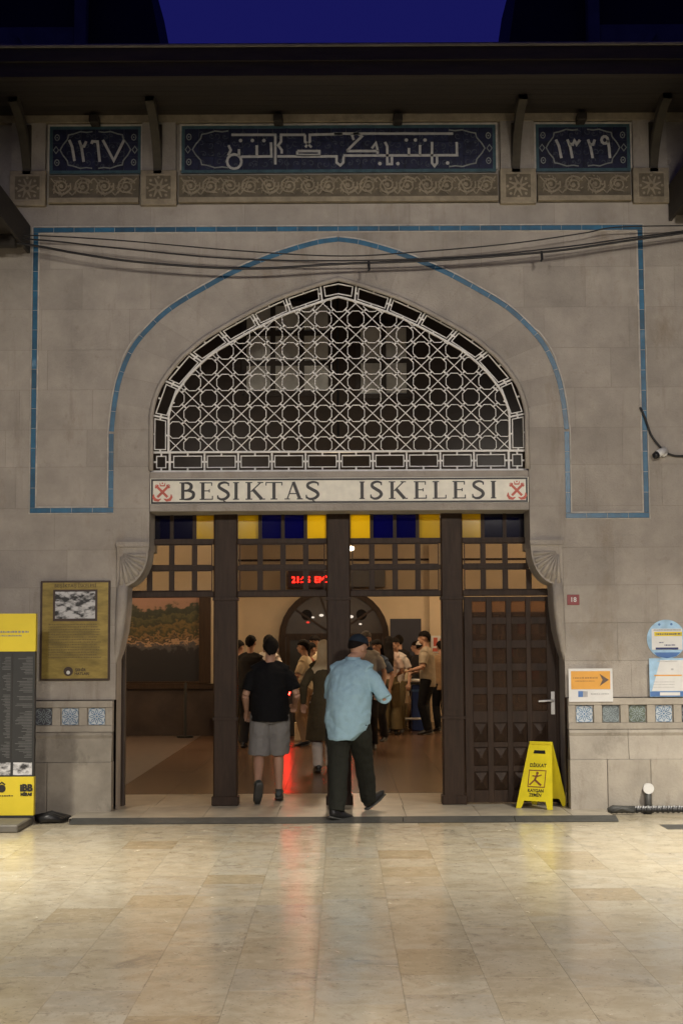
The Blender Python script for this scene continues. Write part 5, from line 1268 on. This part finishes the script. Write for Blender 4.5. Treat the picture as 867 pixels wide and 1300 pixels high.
person('woman in long olive coat and cream headscarf half hidden by the middle post', (hx(410, 4.2), 4.2, .04), R(5), 1.60, 'c_coat', 'c_white', 'black', ('scarf', 'c_cream'), dict(ankR=(.09, .12, .09), ankL=(-.09, -.1, .09)), sleeve='long', zlo=.42, leg='coat', topname='coat', female=True, group=G_, seed=4)
person('woman in cream t-shirt with raised forearms left of the middle post', (hx(388, 9.0), 9.0, .04), R(70), 1.62, 'c_cream', 'c_tan', 'black', ('short', 'hair'), dict(elbR=(.25, .02, 1.14), wrR=(.12, .30, 1.12), elbL=(-.25, .05, 1.14), wrL=(-.1, .30, 1.15)), zlo=.92, topname='t_shirt', female=True, group=G_, seed=5)
person('person in white shirt behind the shoulder of the man in black', (hx(339, 9.6), 9.6, .04), R(-30), 1.70, 'c_white', 'c_tan', 'white', ('short', 'hair'), dict(elbR=(.26, .05, 1.15), wrR=(.2, .3, 1.1)), sleeve='long', group=G_, seed=6)
person('man in black jacket standing nearest the second post', (hx(317, 8.6), 8.6, .04), R(-15), 1.69, 'c_dark', 'c_dark', 'black', ('short', 'hair'), None, sleeve='long', topname='jacket', fat=.02, group=G_, seed=7)
person('grey haired man in pale grey shirt facing out beside the blue cap', (hx(464, 8.2), 8.2, .04), R(170), 1.74, 'c_lightgrey', 'c_dark', 'black', ('short', 'greyhair'), None, topname='polo_shirt', group=G_, seed=8)
person('woman with long black hair in pale pink top and wide khaki trousers', (hx(492, 11.6), 11.6, .04), R(-8), 1.68, 'c_pink', 'c_khaki', 'black', ('long', 'hair'), dict(elbR=(.24, .02, 1.13), wrR=(.15, .2, 1.08), ankL=(-.12, -.1, .09), ankR=(.12, .1, .09)), zlo=.98, leg='wide', topname='knit_top', female=True, group=G_, seed=9)
person('child in cream top standing behind the low table', (hx(514, 13.6), 13.6, .04), R(175), 1.30, 'c_cream', 'c_tan', 'black', ('short', 'hair'), None, topname='t_shirt', female=True, group=G_, seed=10)
person('person in dark top with white cap bending towards the guard', (hx(525, 13.4), 13.4, .04), R(-60), 1.60, 'c_dark', 'c_dark', 'black', ('cap', 'c_white'), None, topname='t_shirt', lean=(0, .10), group=G_, seed=11)
person('security guard in beige uniform shirt and black trousers facing left', (hx(541, 11.8), 11.8, .04), R(75), 1.77, 'c_guard', 'c_black', 'black', ('short', 'hair'), dict(elbR=(.26, .0, 1.14), wrR=(.18, .24, 1.05), elbL=(-.26, .02, 1.14), wrL=(-.18, .27, 1.08)), topname='uniform_shirt', fat=.01, headyaw=R(10), group=G_, seed=12)
person('person in dark clothes half hidden by the third post', (hx(559, 12.6), 12.6, .04), R(20), 1.60, 'c_tan', 'c_black', 'black', ('short', 'hair'), None, topname='t_shirt', group=G_, seed=13)
person('person in dark coat mostly hidden by the second post', (hx(301, 10.4), 10.4, .04), R(-40), 1.62, 'c_dark', 'c_khaki', 'black', ('short', 'hair'), None, topname='jacket', sleeve='long', group=G_, seed=14)
person('person in pale grey top with raised hands among the crowd by the turnstiles', (hx(347, 10.9), 10.9, .04), R(60), 1.64, 'c_white', 'c_dark', 'black', ('short', 'hair'), dict(elbR=(.24, .08, 1.16), wrR=(.08, .30, 1.22), elbL=(-.24, .08, 1.14), wrL=(-.08, .28, 1.15)), topname='t_shirt', group=G_, seed=15)
person('person in rust red top bending forward beside the woman in cream', (hx(384, 10.6), 10.6, .04), R(-55), 1.58, 'c_rust', 'c_dark', 'black', ('long', 'hair'), dict(elbR=(.24, .08, 1.14), wrR=(.1, .32, 1.08)), topname='t_shirt', female=True, lean=(0, .12), group=G_, seed=16)
person('person in slate blue top behind the grey haired man', (hx(479, 10.0), 10.0, .04), R(150), 1.62, 'c_slate', 'c_dark', 'black', ('long', 'hair'), None, topname='t_shirt', female=True, group=G_, seed=17)
person('person in black top far back beside the notice board', (hx(506, 14.4), 14.4, .04), R(15), 1.72, 'c_dark', 'c_khaki', 'black', ('short', 'hair'), None, topname='t_shirt', group=G_, seed=18)
person('person in white shirt facing out beside the notice board', (hx(501, 12.4), 12.4, .04), R(165), 1.66, 'c_white', 'c_khaki', 'black', ('short', 'hair'), dict(elbR=(.25, .06, 1.15), wrR=(.1, .28, 1.2)), topname='t_shirt', group=G_, seed=19)
person('woman in pale pink top turned left between the table and the guard', (hx(530, 14.2), 14.2, .04), R(80), 1.60, 'c_pink', 'c_dark', 'black', ('long', 'hair'), None, topname='knit_top', female=True, group=G_, seed=20)
person('man in cream shirt behind the cream top woman left of the middle post', (hx(401, 11.2), 11.2, .04), R(140), 1.70, 'c_cream', 'c_dark', 'black', ('short', 'hair'), dict(elbL=(-.25, .08, 1.15), wrL=(-.1, .3, 1.2)), topname='polo_shirt', group=G_, seed=21)
bag = thing('shopping_bag', 'cream paper shopping bag on the hall floor by the turnstiles', 'bag', (hx(384, 10.2), 10.2, .04))
MB().box(-.14, .14, -.07, .07, 0, .30).build('bag_body', M['c_cream'], bag, bevel=.01); mb = MB(); mb.tube(crom([(-.06, -.05, .30), (-.04, -.05, .40), (.04, -.05, .40), (.06, -.05, .30)], 4), .006, 6); mb.build('handle', M['c_tan'], bag)
